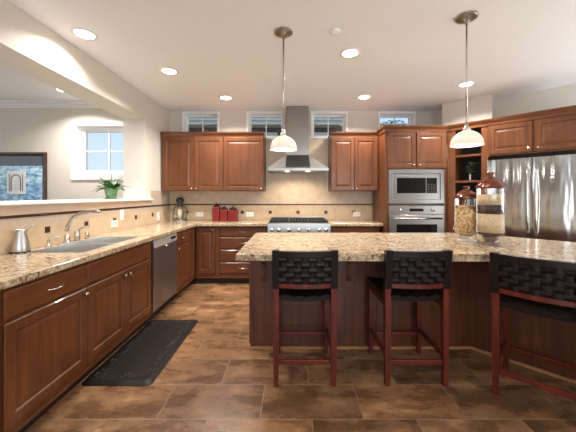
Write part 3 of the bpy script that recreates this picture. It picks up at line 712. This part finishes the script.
# ================================================================== BAR STOOLS
def make_stool(label):
    t = thing('bar_stool', label, 'stool', (0,0,0), 0, 'bar stools at the island')
    hw = 0.222; L = 0.040
    def leg(sx, rear):
        m = MB(); xo = sx*hw; xi = sx*(hw-L)
        y0 = -0.222 if rear else 0.182; y1 = y0+L
        a, b = min(xo, xi), max(xo, xi)
        if rear:
            secs = [(0.0005, 0.0, 0.004), (0.30, 0.0, 0.0), (0.62, 0.0, 0.0), (0.80, -0.012, 0.0), (0.945, -0.035, 0.003)]
        else: secs = [(0.0005, 0.0, 0.005), (0.35, 0.0, 0.0), (0.598, 0.0, 0.0)]
        prev = None
        for z, dy, ins in secs:
            q = [m.v(c) for c in ((a+ins,y0+dy+ins,z),(b-ins,y0+dy+ins,z),(b-ins,y1+dy-ins,z),(a+ins,y1+dy-ins,z))]
            if prev is None: m.f(q[::-1])
            else:
                for i in range(4):
                    j = (i+1) % 4; m.f([prev[i],prev[j],q[j],q[i]])
            prev = q
        m.f(prev); m.build('leg', STOOL_WOOD, t)
    for sx in (-1, 1): leg(sx, True); leg(sx, False)
    for z, args in ((0.165, (-hw+L+0.0005, hw-L-0.0005, -0.213, -0.190)), (0.165, (-hw+L+0.0005, hw-L-0.0005, 0.190, 0.213)), (0.205, (-hw+0.008, -hw+0.032, -0.181, 0.1815)), (0.205, (hw-0.032, hw-0.008, -0.181, 0.1815))):
        m = MB(); m.box(*args, z-0.016, z+0.016, 0, 0.003); m.build('stretcher', STOOL_WOOD, t)
    m = MB()
    for args in ((-hw+L, hw-L, 0.186, 0.212), (-hw+0.006, -hw+0.034, -0.182, 0.182), (hw-0.034, hw-0.006, -0.182, 0.182)): m.box(*args, 0.545, 0.597)
    m.build('seat_frame', STOOL_WOOD, t)
    # woven seat, sagging a little between the side rails
    m = MB(); nx, ny = 20, 20; x0, x1, y0, y1 = -0.228, 0.228, -0.181, 0.228
    def sz(x, y): return 0.642-0.022*(1-(2*x/0.456)**2)
    top = [[None]*(ny+1) for _ in range(nx+1)]; bot = [[None]*(ny+1) for _ in range(nx+1)]
    for i in range(nx+1):
        for j in range(ny+1):
            x = x0+(x1-x0)*i/nx; y = y0+(y1-y0)*j/ny
            w_ = 0.004*math.sin(PI*i*0.5+PI/4)*math.sin(PI*j*0.5+PI/4)*2
            e = 0.006 if i in (0, nx) or j in (0, ny) else 0
            top[i][j] = m.v((x, y, sz(x,y)+w_-e)); bot[i][j] = m.v((x, y, sz(x,y)-0.042))
    for i in range(nx):
        for j in range(ny):
            m.f([top[i][j],top[i+1][j],top[i+1][j+1],top[i][j+1]]); m.f([bot[i][j],bot[i][j+1],bot[i+1][j+1],bot[i+1][j]])
    for i in range(nx): m.f([top[i][0],bot[i][0],bot[i+1][0],top[i+1][0]]); m.f([top[i][ny],top[i+1][ny],bot[i+1][ny],bot[i][ny]])
    for j in range(ny): m.f([top[0][j],top[0][j+1],bot[0][j+1],bot[0][j]]); m.f([top[nx][j],bot[nx][j],bot[nx][j+1],top[nx][j+1]])
    m.build('woven_seat', LEATHER, t)
    # back: leather-wrapped posts, top and bottom rails bowed to the rear, basket-weave panel
    yc = lambda z: -0.202 - max(0, (z-0.62)/0.325)*0.036
    bow = lambda x: -0.030*(1-(x/0.20)**2)
    for sx in (-1, 1):
        m = MB(); secs = [(0.684, 0.004), (0.82, 0.004), (0.955, 0.004)]; prev = None
        for z, g in secs:
            c = yc(z); a, b = min(sx*(hw+g), sx*(hw-L-g)), max(sx*(hw+g), sx*(hw-L-g))
            q = [m.v(p) for p in ((a,c-0.024,z),(b,c-0.024,z),(b,c+0.020,z),(a,c+0.020,z))]
            if prev is None: m.f(q[::-1])
            else:
                for i in range(4):
                    j = (i+1) % 4; m.f([prev[i],prev[j],q[j],q[i]])
            prev = q
        m.f(prev); m.build('post_wrap', LEATHER, t)
    def rail(name, z0, z1, th, mat):
        m = MB(); n = 14; prev = None
        for k in range(n+1):
            x = -0.185+0.37*k/n; zc = 0.5*(z0+z1); c = yc(zc)+bow(x)
            q = [m.v(p) for p in ((x,c-th,z0),(x,c-th,z1),(x,c+th,z1),(x,c+th,z0))]
            if prev is None: m.f(q)
            else:
                for i in range(4):
                    j = (i+1) % 4; m.f([prev[i],prev[j],q[j],q[i]], 0, False)
            prev = q
        m.f(prev[::-1]); m.build(name, mat, t)
    rail('top_rail', 0.910, 0.950, 0.017, LEATHER)
    rail('lower_rail', 0.692, 0.722, 0.013, STOOL_WOOD)
    m = MB(); nv, nh = 7, 5; zA, zB = 0.7225, 0.9095; cw = 0.362/nv; chh = (zB-zA)/nh; th = 0.003
    def strip(pts, wdir, hw_):
        prev = None
        for p in pts:
            p = Vector(p); q = [m.v(p-wdir*hw_+Vector((0,th,0))), m.v(p+wdir*hw_+Vector((0,th,0))), m.v(p+wdir*hw_-Vector((0,th,0))), m.v(p-wdir*hw_-Vector((0,th,0)))]
            if prev:
                for i in range(4):
                    j = (i+1) % 4; m.f([prev[i],prev[j],q[j],q[i]])
            else: m.f(q)
            prev = q
        m.f(prev[::-1])
    for i in range(nv):
        x = -0.181+cw*(i+0.5); pts = []
        for k in range(nh*4+1):
            z = zA+(zB-zA)*k/(nh*4); ph = math.sin(PI*k/4.0)*(1 if i % 2 else -1)
            pts.append((x, yc(z)+bow(x)+0.007*ph, z))
        strip(pts, Vector((1,0,0)), cw*0.47)
    for j in range(nh):
        z = zA+chh*(j+0.5); pts = []
        for k in range(nv*4+1):
            x = -0.181+0.362*k/(nv*4); ph = math.sin(PI*k/4.0)*(1 if j % 2 else -1)
            pts.append((x, yc(z)+bow(x)-0.007*ph, z))
        strip(pts, Vector((0,0,1)), chh*0.46)
    m.build('woven_back', LEATHER, t)
    return t
s1 = make_stool('woven-back bar stool standing nearest the island corner on the left')
s1.location = (0.097, 2.195, 0)
s2 = copy_tree(s1); s2.location = (0.876, 2.195, 0); s2['label'] = 'middle one of the three woven-back bar stools'
s3 = copy_tree(s1); s3['label'] = 'angled woven-back bar stool at the right wing, partly cut off by the frame'
c = math.sqrt(0.5)
# rear left foot at (1.335, 1.905); the stool faces the wing at 45 degrees
ox, oy = -0.222, -0.222
ang3 = -PI/4
s3.rotation_euler = (0, 0, ang3)
s3.location = (1.345 - (ox*c + oy*c), 1.905 - (-ox*c + oy*c), 0)

# ================================================================== FLOOR MAT
mt = thing('anti_fatigue_mat', 'black cushioned mat with an embossed border on the tiled floor', 'mat', (-1.232, 2.505, 0))
m = MB(); hw, hl = 0.252, 0.522
poly = []
for cx, cy, a0 in ((hw-0.04, hl-0.04, 0), (-hw+0.04, hl-0.04, PI/2), (-hw+0.04, -hl+0.04, PI), (hw-0.04, -hl+0.04, 3*PI/2)):
    for k in range(6): a = a0+PI/2*k/5; poly.append((cx+0.04*math.cos(a), cy+0.04*math.sin(a)))
lo = [m.v((x,y,0.0008)) for x,y in poly]; lo2 = [m.v((x,y,0.004)) for x,y in poly]; hi = [m.v((x*(hw-0.035)/hw, y*(hl-0.035)/hl, 0.019)) for x,y in poly]
n = len(poly); m.f(lo[::-1]); m.f(hi)
for i in range(n):
    j = (i+1) % n; m.f([lo[i],lo[j],lo2[j],lo2[i]]); m.f([lo2[i],lo2[j],hi[j],hi[i]], 0, False)
def scroll(x, y, r, turn):
    pts = [(x+r*(0.25+0.75*k/14)*math.cos(turn+k/14*1.6*PI), y+r*(0.25+0.75*k/14)*math.sin(turn+k/14*1.6*PI), 0.0195) for k in range(15)]; m.tube(pts, 0.004, 6, 1)
for k in range(15):
    y = -hl+0.10+k*(2*hl-0.20)/14
    for x in (-hw+0.075, hw-0.075): scroll(x, y, 0.028, k*1.7)
for k in range(5):
    x = -hw+0.13+k*(2*hw-0.26)/4
    for y in (-hl+0.085, hl-0.085): scroll(x, y, 0.028, k*1.3)
m.build('mat_body', [RUBBER, RUBBER2], mt)

# ================================================================== THINGS ON THE ISLAND
def canister(label, loc, r, hb, layers, lid_h):
    """footed glass jar: foot, bowl from hb0 to hb, filling layers (z0, z1, material), glazed lid"""
    t = thing('glass_canister', label, 'canister', loc, 0, 'footed glass canisters on the island')
    b0 = layers[0][0]-0.012
    m = MB(); m.lathe([(0,0.0008),(r*0.78,0.0008),(r*0.82,0.008),(r*0.55,0.020),(r*0.42,0.028),(r*0.46,0.036),(r*0.62,b0-0.008),(r*0.60,b0),(0,b0-0.002)], seg=36); m.build('foot', GLASS if False else FOOT, t)
    m = MB(); m.lathe([(r*0.70,b0+0.0005),(r*0.92,b0+0.010),(r,b0+0.03),(r,hb)], seg=40); m.build('jar_wall', GLASS, t)
    for k, (z0, z1, mt_) in enumerate(layers):
        m = MB(); rr = r-0.005
        pr = [(0,z0),(rr*0.72,z0),(rr*0.93,z0+0.010),(rr,z0+0.022)] if k == 0 and z1-z0 > 0.03 else [(0,z0),(rr*0.9 if k == 0 else rr,z0)]
        m.lathe(pr+[(rr,z1-0.0004),(0,z1-0.0004)], seg=36); m.build('filling', mt_, t)
    m = MB(); m.lathe([(0,hb+0.0005),(r*1.10,hb+0.0005),(r*1.13,hb+0.010),(r*1.06,hb+0.020),(r*0.98,hb+0.035),(r*0.78,hb+lid_h*0.45),(r*0.45,hb+lid_h*0.64),(r*0.26,hb+lid_h*0.70),(r*0.20,hb+lid_h*0.80),(r*0.30,hb+lid_h*0.92),(r*0.28,hb+lid_h),(0,hb+lid_h)], seg=36); m.build('lid', COPPER, t)
    return t
FOOT = plain('pale_glass_foot', srgb(206,196,178), 0.12, vary=0.1, coat=0.5)
FOOT_DARK = plain('smoky_glass_foot', srgb(112,94,84), 0.12, vary=0.1, coat=0.5)
TAN = speckle('golden_cereal', [srgb(216,180,132), srgb(228,198,152), srgb(196,154,104), srgb(160,114,72)], 90)
PALE = speckle('pale_grain', [srgb(234,206,172), srgb(224,192,154), srgb(242,220,190), srgb(206,170,130)], 160)
DARK = speckle('dark_beans', [srgb(70,44,38), srgb(92,60,50), srgb(52,34,30)], 90, 0.5)
canister('shorter footed glass canister of golden cereal with a copper lid', (1.606, 2.60, 0.916), 0.095, 0.385, [(0.062, 0.30, TAN), (0.30, 0.325, TAN)], 0.115)
FOOT = FOOT_DARK
canister('taller footed glass canister of layered grain and dark beans', (1.686, 2.40, 0.916), 0.100, 0.475, [(0.085, 0.108, DARK), (0.108, 0.262, PALE), (0.262, 0.338, DARK), (0.338, 0.425, PALE)], 0.135)

# ================================================================== THINGS ON THE COUNTER
t = thing('lantern', 'dark metal and glass lantern with a cream candle in the counter corner', 'lantern', (-1.795, 4.59, 0.916))
m = MB(); m.lathe([(0,0.0008),(0.108,0.0008),(0.112,0.010),(0.100,0.022),(0,0.022)], seg=28); m.build('lantern_base', STEEL_D, t)
m = MB(); m.lathe([(0.098,0.0225),(0.104,0.08),(0.104,0.17),(0.085,0.225),(0.055,0.25)], seg=28); m.build('glass_shade', GLASS, t)
m = MB(); m.lathe([(0,0.0225),(0.038,0.0225),(0.038,0.19),(0,0.188)], seg=20); m.build('candle', CANDLE, t)
m = MB(); m.lathe([(0,0.2505),(0.060,0.2505),(0.064,0.262),(0.045,0.275),(0.040,0.30),(0.066,0.325),(0.060,0.345),(0.030,0.375),(0.012,0.39),(0,0.39)], seg=24); m.build('lantern_top', IRON, t)
m = MB(); 
for k in range(4):
    a = PI/4+k*PI/2; m.tube([(0.110*math.cos(a),0.110*math.sin(a),0.012),(0.110*math.cos(a),0.110*math.sin(a),0.17),(0.062*math.cos(a),0.062*math.sin(a),0.255)], 0.004, 6)
m.build('wire_cage', IRON, t)
m = MB(); m.tube([(0.055*math.cos(PI*k/12), 0, 0.345+0.075*math.sin(PI*k/12)) for k in range(13)], 0.004, 6); m.build('bail_handle', IRON, t)
def red_jar(label, x, w, h, y=4.60):
    t = thing('ceramic_canister', label, 'canister', (x, y, 0.916), 0, 'red ceramic canisters')
    m = MB(); m.box(-w/2, w/2, -0.07, 0.07, 0.0008, h, 0, 0.014, 3); m.build('canister_body', RED, t)
    m = MB(); m.lathe([(0,0),(w*0.40,0),(w*0.42,0.012),(w*0.30,0.030),(w*0.10,0.038),(w*0.12,0.050),(0,0.056)], cz=h+0.0005, seg=22); m.build('lid', DARKLID, t)
    m = MB(); m.box(-w*0.2, w*0.2, -0.0725, -0.0702, h*0.42, h*0.50); m.build('relief_band', DARKLID if w > 0.14 else RED, t)
red_jar('tallest red ceramic canister with a dark lid', -1.205, 0.112, 0.235)
red_jar('narrow red ceramic canister in the middle of the three', -1.080, 0.118, 0.185)
red_jar('widest red ceramic canister, with a dark band across its front', -0.935, 0.152, 0.180)

# outlets
def plate(label, loc, rotz, horizontal, rocker=False):
    t = thing('wall_switch' if rocker else 'wall_outlet', label, 'switch' if rocker else 'outlet', loc, rotz, 'white outlet and switch plates')
    w, h = (0.125, 0.078) if horizontal else (0.078, 0.125)
    m = MB(); m.box(-w/2, w/2, -0.006, 0, -h/2, h/2, 0, 0.002); m.build('cover_plate', PLATE, t)
    if rocker:
        m = MB(); m.box(-0.018, 0.018, -0.010, -0.0062, -0.034, 0.034); m.build('rocker', PLATE, t)
    else:
        for s in (-1, 1):
            cx, cz = (0.028*s, 0) if horizontal else (0, 0.028*s)
            m = MB(); m.box(cx-0.017, cx+0.017, -0.008, -0.0062, cz-0.014, cz+0.014, 0, 0.0)
            for q in (-0.006, 0.006): m.box(cx+q-0.0015, cx+q+0.0015, -0.0086, -0.008, cz-0.006, cz+0.006, 1)
            m.build('socket', [PLATE, SLOT], t)
LXW = WX+0.0101; BYW = BY-0.0101
plate('white outlet plate lying level on the tile just past the sink', (LXW, 3.26, 1.005), PI/2, True)
plate('white upright switch plate on the tile past the sink', (LXW, 3.40, 1.095), PI/2, False, True)
plate('white outlet plate on the left tile wall close to the lantern', (LXW, 4.34, 1.005), PI/2, False)
plate('white outlet plate between the lantern and the red canisters', (-1.53, BYW, 1.012), 0, True)
plate('white outlet plate between the red canisters and the range', (-0.69, BYW, 1.012), 0, True)
plate('white outlet plate right of the range beside the oven cabinet', (1.10, BYW, 1.015), 0, True)

# plant on the ledge
pl = thing('potted_plant', 'leafy plant with small white blooms in a green pot on the ledge', 'plant', (-2.20, 3.48, 1.2855))
m = MB(); m.lathe([(0,0.0005),(0.068,0.0005),(0.070,0.012),(0.056,0.016),(0.062,0.05),(0.074,0.11),(0.082,0.142),(0.076,0.142),(0.066,0.10),(0,0.09)], seg=28); m.build('pot', GREEN_POT, pl)
m = MB(); m.lathe([(0,0.118),(0.070,0.118),(0.068,0.112),(0,0.112)], seg=20); m.build('soil', SOIL, pl)
rnd = random.Random(4)
m = MB()
def leaf(m, base, az, elev, length, width, droop, mat=0):
    n = 7; L_ = []; Rr = []; Mm = []
    pos = Vector(base); d = Vector((math.cos(az)*math.cos(elev), math.sin(az)*math.cos(elev), math.sin(elev))); side = Vector((-math.sin(az), math.cos(az), 0))
    for k in range(n+1):
        t_ = k/n; w = width*(math.sin(PI*(0.06+0.94*t_))**0.8 if t_ > 0.28 else 0.10)
        if k == n: w = 0.0005
        L_.append(m.v(pos+side*w+Vector((0,0,w*0.25)))); Mm.append(m.v(pos)); Rr.append(m.v(pos-side*w+Vector((0,0,w*0.25))))
        d = (d + Vector((0,0,-droop/n))).normalized(); pos = pos + d*length/n
    for k in range(n):
        m.f([L_[k],Mm[k],Mm[k+1],L_[k+1]], mat, True); m.f([Mm[k],Rr[k],Rr[k+1],Mm[k+1]], mat, True)
for k in range(26):
    az = k*2.399; leaf(m, (0.02*math.cos(az), 0.02*math.sin(az), 0.118), az, rnd.uniform(0.30, 1.25), rnd.uniform(0.14, 0.23), rnd.uniform(0.030, 0.044), rnd.uniform(0.5, 1.3))
m.build('foliage', LEAF, pl)
for x, y, h in ((-0.05,0.0,0.30),(-0.015,0.02,0.34),(0.015,-0.02,0.31),(0.10,0.03,0.30)):
    m = MB(); m.tube([(0,0,0.118),(x*0.4,y*0.4,0.118+h*0.4),(x,y,h)], 0.0025, 6, 0)
    leaf(m, (x,y,h-0.005), 0.6 if x < 0 else 2.2, 1.1, 0.06, 0.016, 0.5, 1); leaf(m, (x,y,h-0.005), 3.4, 0.7, 0.05, 0.013, 0.6, 1)
    m.build('flower', [LEAF, PETAL], pl)

# framed picture in the dining room
pc = thing('framed_picture', 'dark-framed blue picture with a white arched panel on the dining wall', 'picture', (-4.14, DY-0.0005, 1.55))
def art():
    m, nd, ln, b = base_mat('blue_scene_print', rough=0.25)
    c_ = coords(nd, ln); n1 = noise(nd, ln, coords(nd, ln, (9, 9, 16)), 1.0, 4, 0.7)
    r1 = ramp(nd, [(0.34, srgb(50,104,128)), (0.46, srgb(122,186,204)), (0.55, srgb(178,212,240)), (0.64, srgb(232,240,250))]); ln.new(n1, r1.inputs[0])
    sp = nd.new('ShaderNodeSeparateXYZ'); ln.new(c_, sp.inputs[0])
    r2 = ramp(nd, [(0.0, (0,0,0,1)), (0.80, (0,0,0,1)), (0.81, (1,1,1,1))])
    mp = nd.new('ShaderNodeMapRange'); mp.inputs[1].default_value = -0.42; mp.inputs[2].default_value = 0.38; ln.new(sp.outputs['Z'], mp.inputs[0]); ln.new(mp.outputs[0], r2.inputs[0])
    r3 = ramp(nd, [(0.0, srgb(176,200,232)), (0.45, srgb(176,200,232)), (0.46, (1,1,1,1))]); r3.color_ramp.interpolation = 'CONSTANT'; ln.new(mp.outputs[0], r3.inputs[0])
    col = mixc(nd, ln, 0.6, r1.outputs[0], r3.outputs[0], 'MULTIPLY')
    ln.new(mixc(nd, ln, r2.outputs[0], col, srgb(62,68,76)), b.inputs['Base Color']); return m
FRAME = wood('dark_walnut_frame', srgb(40,24,18), srgb(62,38,26), srgb(92,60,36), horiz=True)
m = MB(); pw, ph = 0.45, 0.43
m.ring_panel(-pw, pw, -ph, ph, [(0,0),(0,-0.022),(0.012,-0.034),(0.030,-0.034),(0.052,-0.016),(0.060,-0.014)]); m.build('picture_frame', FRAME, pc)
m = MB(); m.box(-pw+0.061, pw-0.061, -0.0165, -0.0142, -ph+0.061, ph-0.061); m.build('print', art(), pc)
m = MB(); a, b = -0.14, 0.14; z0, z1 = -0.20, 0.14
m.box(a, b, -0.024, -0.0168, z0, z1); ins = m.build('white_panel', WHITE, pc)
ink = plain('grey_ink', srgb(92,104,122), 0.6); inkl = plain('pale_ink', srgb(206,206,214), 0.6)
m = MB()
pts = [(-0.07,-0.025,-0.15)] + [(0.07*-math.cos(PI*k/12), -0.025, 0.02+0.07*math.sin(PI*k/12)) for k in range(13)] + [(0.07,-0.025,-0.15)]
m.tube(pts, 0.007, 6, 0); 
for x in (-0.10, 0.10): m.box(x-0.006, x+0.006, -0.0255, -0.0242, -0.16, 0.10)
for k in range(5): m.box(-0.055+0.01*k, 0.05-0.006*k, -0.0252, -0.0242, -0.13+0.032*k, -0.118+0.032*k, 1)
m.build('arch_drawing', [ink, inkl], ins)

# vase and pot on the shelves
v = thing('flower_vase', 'small silver vase of white flowers on the middle shelf', 'vase', ang(0.262, 0.13, 1.5355))
m = MB(); m.lathe([(0,0.0005),(0.026,0.0005),(0.022,0.02),(0.020,0.06),(0.026,0.115),(0.022,0.115),(0.016,0.06),(0,0.02)], seg=20); m.build('vase_body', CHROME, v)
m = MB(); 
FL = [(-0.03,0,0.20),(0.0,-0.02,0.235),(0.035,0.0,0.215),(0.07,-0.01,0.245),(0.02,0.02,0.26),(-0.055,-0.01,0.235)]
for x, y, z in FL: m.tube([(0,0,0.06),(x*0.4,y*0.4,0.14),(x,y,z)], 0.002, 6)
for k in range(12): leaf(m, (0,0,0.11), k*2.4, 0.7, 0.09, 0.010, 1.0)
m.build('stems', LEAF, v)
for x, y, z in FL[:5]:
    m = MB(); 
    for k in range(6): leaf(m, (x,y,z), k*PI/3, 0.35, 0.036, 0.014, 0.4)
    m.build('blossom', PETAL, v)
p = thing('copper_jar', 'copper-glazed lidded jar on the low shelf behind the glass canisters', 'jar', ang(0.20, 0.14, 0.9505))
m = MB(); m.lathe([(0,0.0005),(0.06,0.0005),(0.085,0.08),(0.09,0.18),(0.075,0.26),(0.06,0.28),(0,0.28)], seg=24); m.build('jar_body', COPPER, p)
m = MB(); m.lathe([(0,0),(0.066,0),(0.066,0.012),(0.03,0.035),(0.012,0.045),(0.016,0.06),(0,0.066)], cz=0.2805, seg=24); m.build('lid', COPPER, p)

# ================================================================== CEILING FITTINGS
def downlight(label, x, y, r=0.088, power=DOWNLIGHT_W):
    t = thing('recessed_light', label, 'ceiling light', (x, y, CZ), 0, 'recessed ceiling lights')
    m = MB(); m.lathe([(r*0.86,-0.0005),(r*1.12,-0.0005),(r*1.12,-0.004),(r*0.90,-0.008),(r*0.86,-0.005)], seg=32); m.build('trim_ring', WHITE, t)
    m = MB(); m.lathe([(0,-0.0006),(r*0.86,-0.0006),(r*0.84,-0.0042),(0,-0.0042)], seg=32); m.build('lens', LAMP, t)
    l = bpy.data.lights.new('downlight_bulb', 'AREA'); l.shape = 'DISK'; l.size = r*1.6; l.energy = power; l.color = WARM; l.spread = math.radians(140)
    o = bpy.data.objects.new('downlight_bulb', l); C.objects.link(o); o.location = (x, y, CZ-0.010)
for label, x, y in (('recessed light near the beam, nearest the viewer of those above the sink counter', -1.800, 2.478), ('recessed light above the dishwasher, second along the sink side', -1.380, 3.217),
                    ('recessed light in front of the single-door wall cabinet', -0.940, 4.10), ('recessed light in front of the cabinet right of the hood', 1.047, 4.07),
                    ('recessed light above the island between the two pendants', 0.584, 2.81), ('recessed light before the open shelf cabinet', 2.22, 3.60)):
    downlight(label, x, y, power=DOWNLIGHT_W*(0.6 if y < 2.6 else 0.85 if y < 3.0 else 1.0))
downlight('recessed light in the dining ceiling beyond the beam', -3.05, 3.80, 0.08)
for x, y in ((-1.2, 0.9), (0.4, 0.9), (2.0, 0.9), (-1.2, -1.2), (0.6, -1.2), (2.4, -1.2)):
    l = bpy.data.lights.new('downlight_bulb', 'AREA'); l.shape = 'DISK'; l.size = 0.14; l.energy = DOWNLIGHT_W*0.2; l.color = WARM; l.spread = math.radians(165)
    o = bpy.data.objects.new('downlight_bulb', l); C.objects.link(o); o.location = (x, y, CZ-0.010)
m = MB(); m.lathe([(0,-0.0005),(0.048,-0.0005),(0.050,-0.010),(0.030,-0.020),(0,-0.020)], 0.377, 2.43, CZ, 24); tag(m.build('sprinkler_cover', CEIL), 'small round white cover on the ceiling beside a pendant', 'ceiling cover')
def pendant(label, x, y, zb):
    t = thing('pendant_light', label, 'pendant light', (x, y, CZ), 0, 'pendant lights over the island')
    m = MB(); m.lathe([(0,-0.0005),(0.078,-0.0005),(0.080,-0.010),(0.066,-0.018),(0.055,-0.020),(0.030,-0.034),(0.014,-0.042),(0.010,-0.060),(0,-0.060)], seg=32); m.build('canopy', BRONZE, t)
    zt = zb-CZ+0.120
    m = MB(); m.tube([(0,0,-0.055),(0,0,zt+0.055)], 0.0065, 10); m.build('rod', CHROME, t)
    m = MB(); m.lathe([(0,0.060),(0.012,0.060),(0.014,0.030),(0.026,0.015),(0.030,0.0),(0.0,0.0)], cz=zt, seg=20); m.build('shade_cap', CHROME, t)
    m = MB(); R = 0.115; pr = []
    for k in range(13):
        a = PI/2*(1-k/12)*0.92; pr.append((R*math.cos(a)**0.95 if k else 0.030, zt-0.110+0.110*math.sin(a)/math.sin(PI/2*0.92)))
    inner = [(max(r_-0.005, 0.025), z_-0.003) for r_, z_ in reversed(pr)]
    m.lathe(pr+[(R+0.003, zt-0.118)]+[(R-0.004, zt-0.118)]+inner, seg=40); m.build('lamp_shade', SHADE, t)
    m = MB(); m.lathe([(0,0.0),(0.022,0.010),(0.030,0.030),(0.022,0.055),(0.014,0.075),(0,0.075)], cz=zt-0.085, seg=20); m.build('bulb', LAMP, t)
    l = bpy.data.lights.new('pendant_bulb', 'POINT'); l.energy = PENDANT_W; l.color = WARM; l.shadow_soft_size = 0.03
    o = bpy.data.objects.new('pendant_bulb', l); C.objects.link(o); o.location = (x, y, CZ+zt-0.105)
pendant('domed glass pendant hanging in front of the range hood', -0.065, 2.448, 1.722)
pendant('domed glass pendant hanging before the open shelf cabinet', 1.385, 2.24, 1.722)

# ================================================================== OUTSIDE
STUCCO = plain('neighbour_stucco', srgb(214,206,192), 0.9); ROOFM = plain('neighbour_roof', srgb(220,196,160), 0.9, vary=0.25, scale=8); DKWALL = plain('neighbour_shaded_wall', srgb(58,56,52), 0.8)
hs = thing('neighbour_house', 'pale-eaved neighbouring house with its shaded wall coloured dark, seen through the high windows', 'house', (-1.25, 9.5, 0))
m = MB(); m.box(-2.7, 2.75, 0, 5, 0.0, 3.585); m.build('house_wall', DKWALL, hs)  # wall coloured dark to carry the shade under the eave
m = MB(); m.box(-3.0, 3.05, -0.45, 5.2, 3.586, 3.70); m.build('eave', STUCCO, hs)
m = MB(); m.hexa([(-3.1,-0.5,3.701),(3.15,-0.5,3.701),(3.15,5.2,3.701),(-3.1,5.2,3.701),(-1.9,2.0,5.2),(1.9,2.0,5.2),(1.9,2.9,5.2),(-1.9,2.9,5.2)]); m.build('house_roof', ROOFM, hs)
for x in (-1.6, 0.3, 2.0):
    m = MB(); m.box(x-0.5, x+0.5, -0.03, -0.0005, 2.6, 3.42); m.build('house_window', STUCCO, hs)
def tree(label, x, y, h, r, seed):
    t = thing('tree', label, 'tree', (x, y, -0.05), 0, 'trees outside')
    m = MB(); m.tube([(0,0,0),(0.05,0,h*0.5),(0,0.05,h*0.85)], [0.16,0.12,0.05], 10); m.build('trunk', FRAME, t)
    rn = random.Random(seed); m = MB()
    for k in range(1500):
        u = rn.uniform(-1,1); a = rn.uniform(0,2*PI); q = rn.uniform(0.35,1)**0.5; s = math.sqrt(1-u*u)
        p_ = Vector((r*q*s*math.cos(a), r*q*s*math.sin(a), h*0.8+r*0.8*q*u))
        leaf_d = Vector((rn.uniform(-1,1), rn.uniform(-1,1), rn.uniform(-0.6,0.6))).normalized(); sd_ = leaf_d.orthogonal().normalized()
        e = 0.075; m.f([m.v(p_-leaf_d*e), m.v(p_+sd_*e*0.5), m.v(p_+leaf_d*e), m.v(p_-sd_*e*0.5)])
    m.build('crown', LEAF, t)
tree('leafy tree seen through the high window above the oven cabinet', 3.25, 9.2, 3.85, 0.85, 3)
m = MB(); m.box(-30, 30, 5.3, 40, -0.2, -0.06); struct(m.build('ground', plain('lawn', srgb(96,112,70), 0.95)))
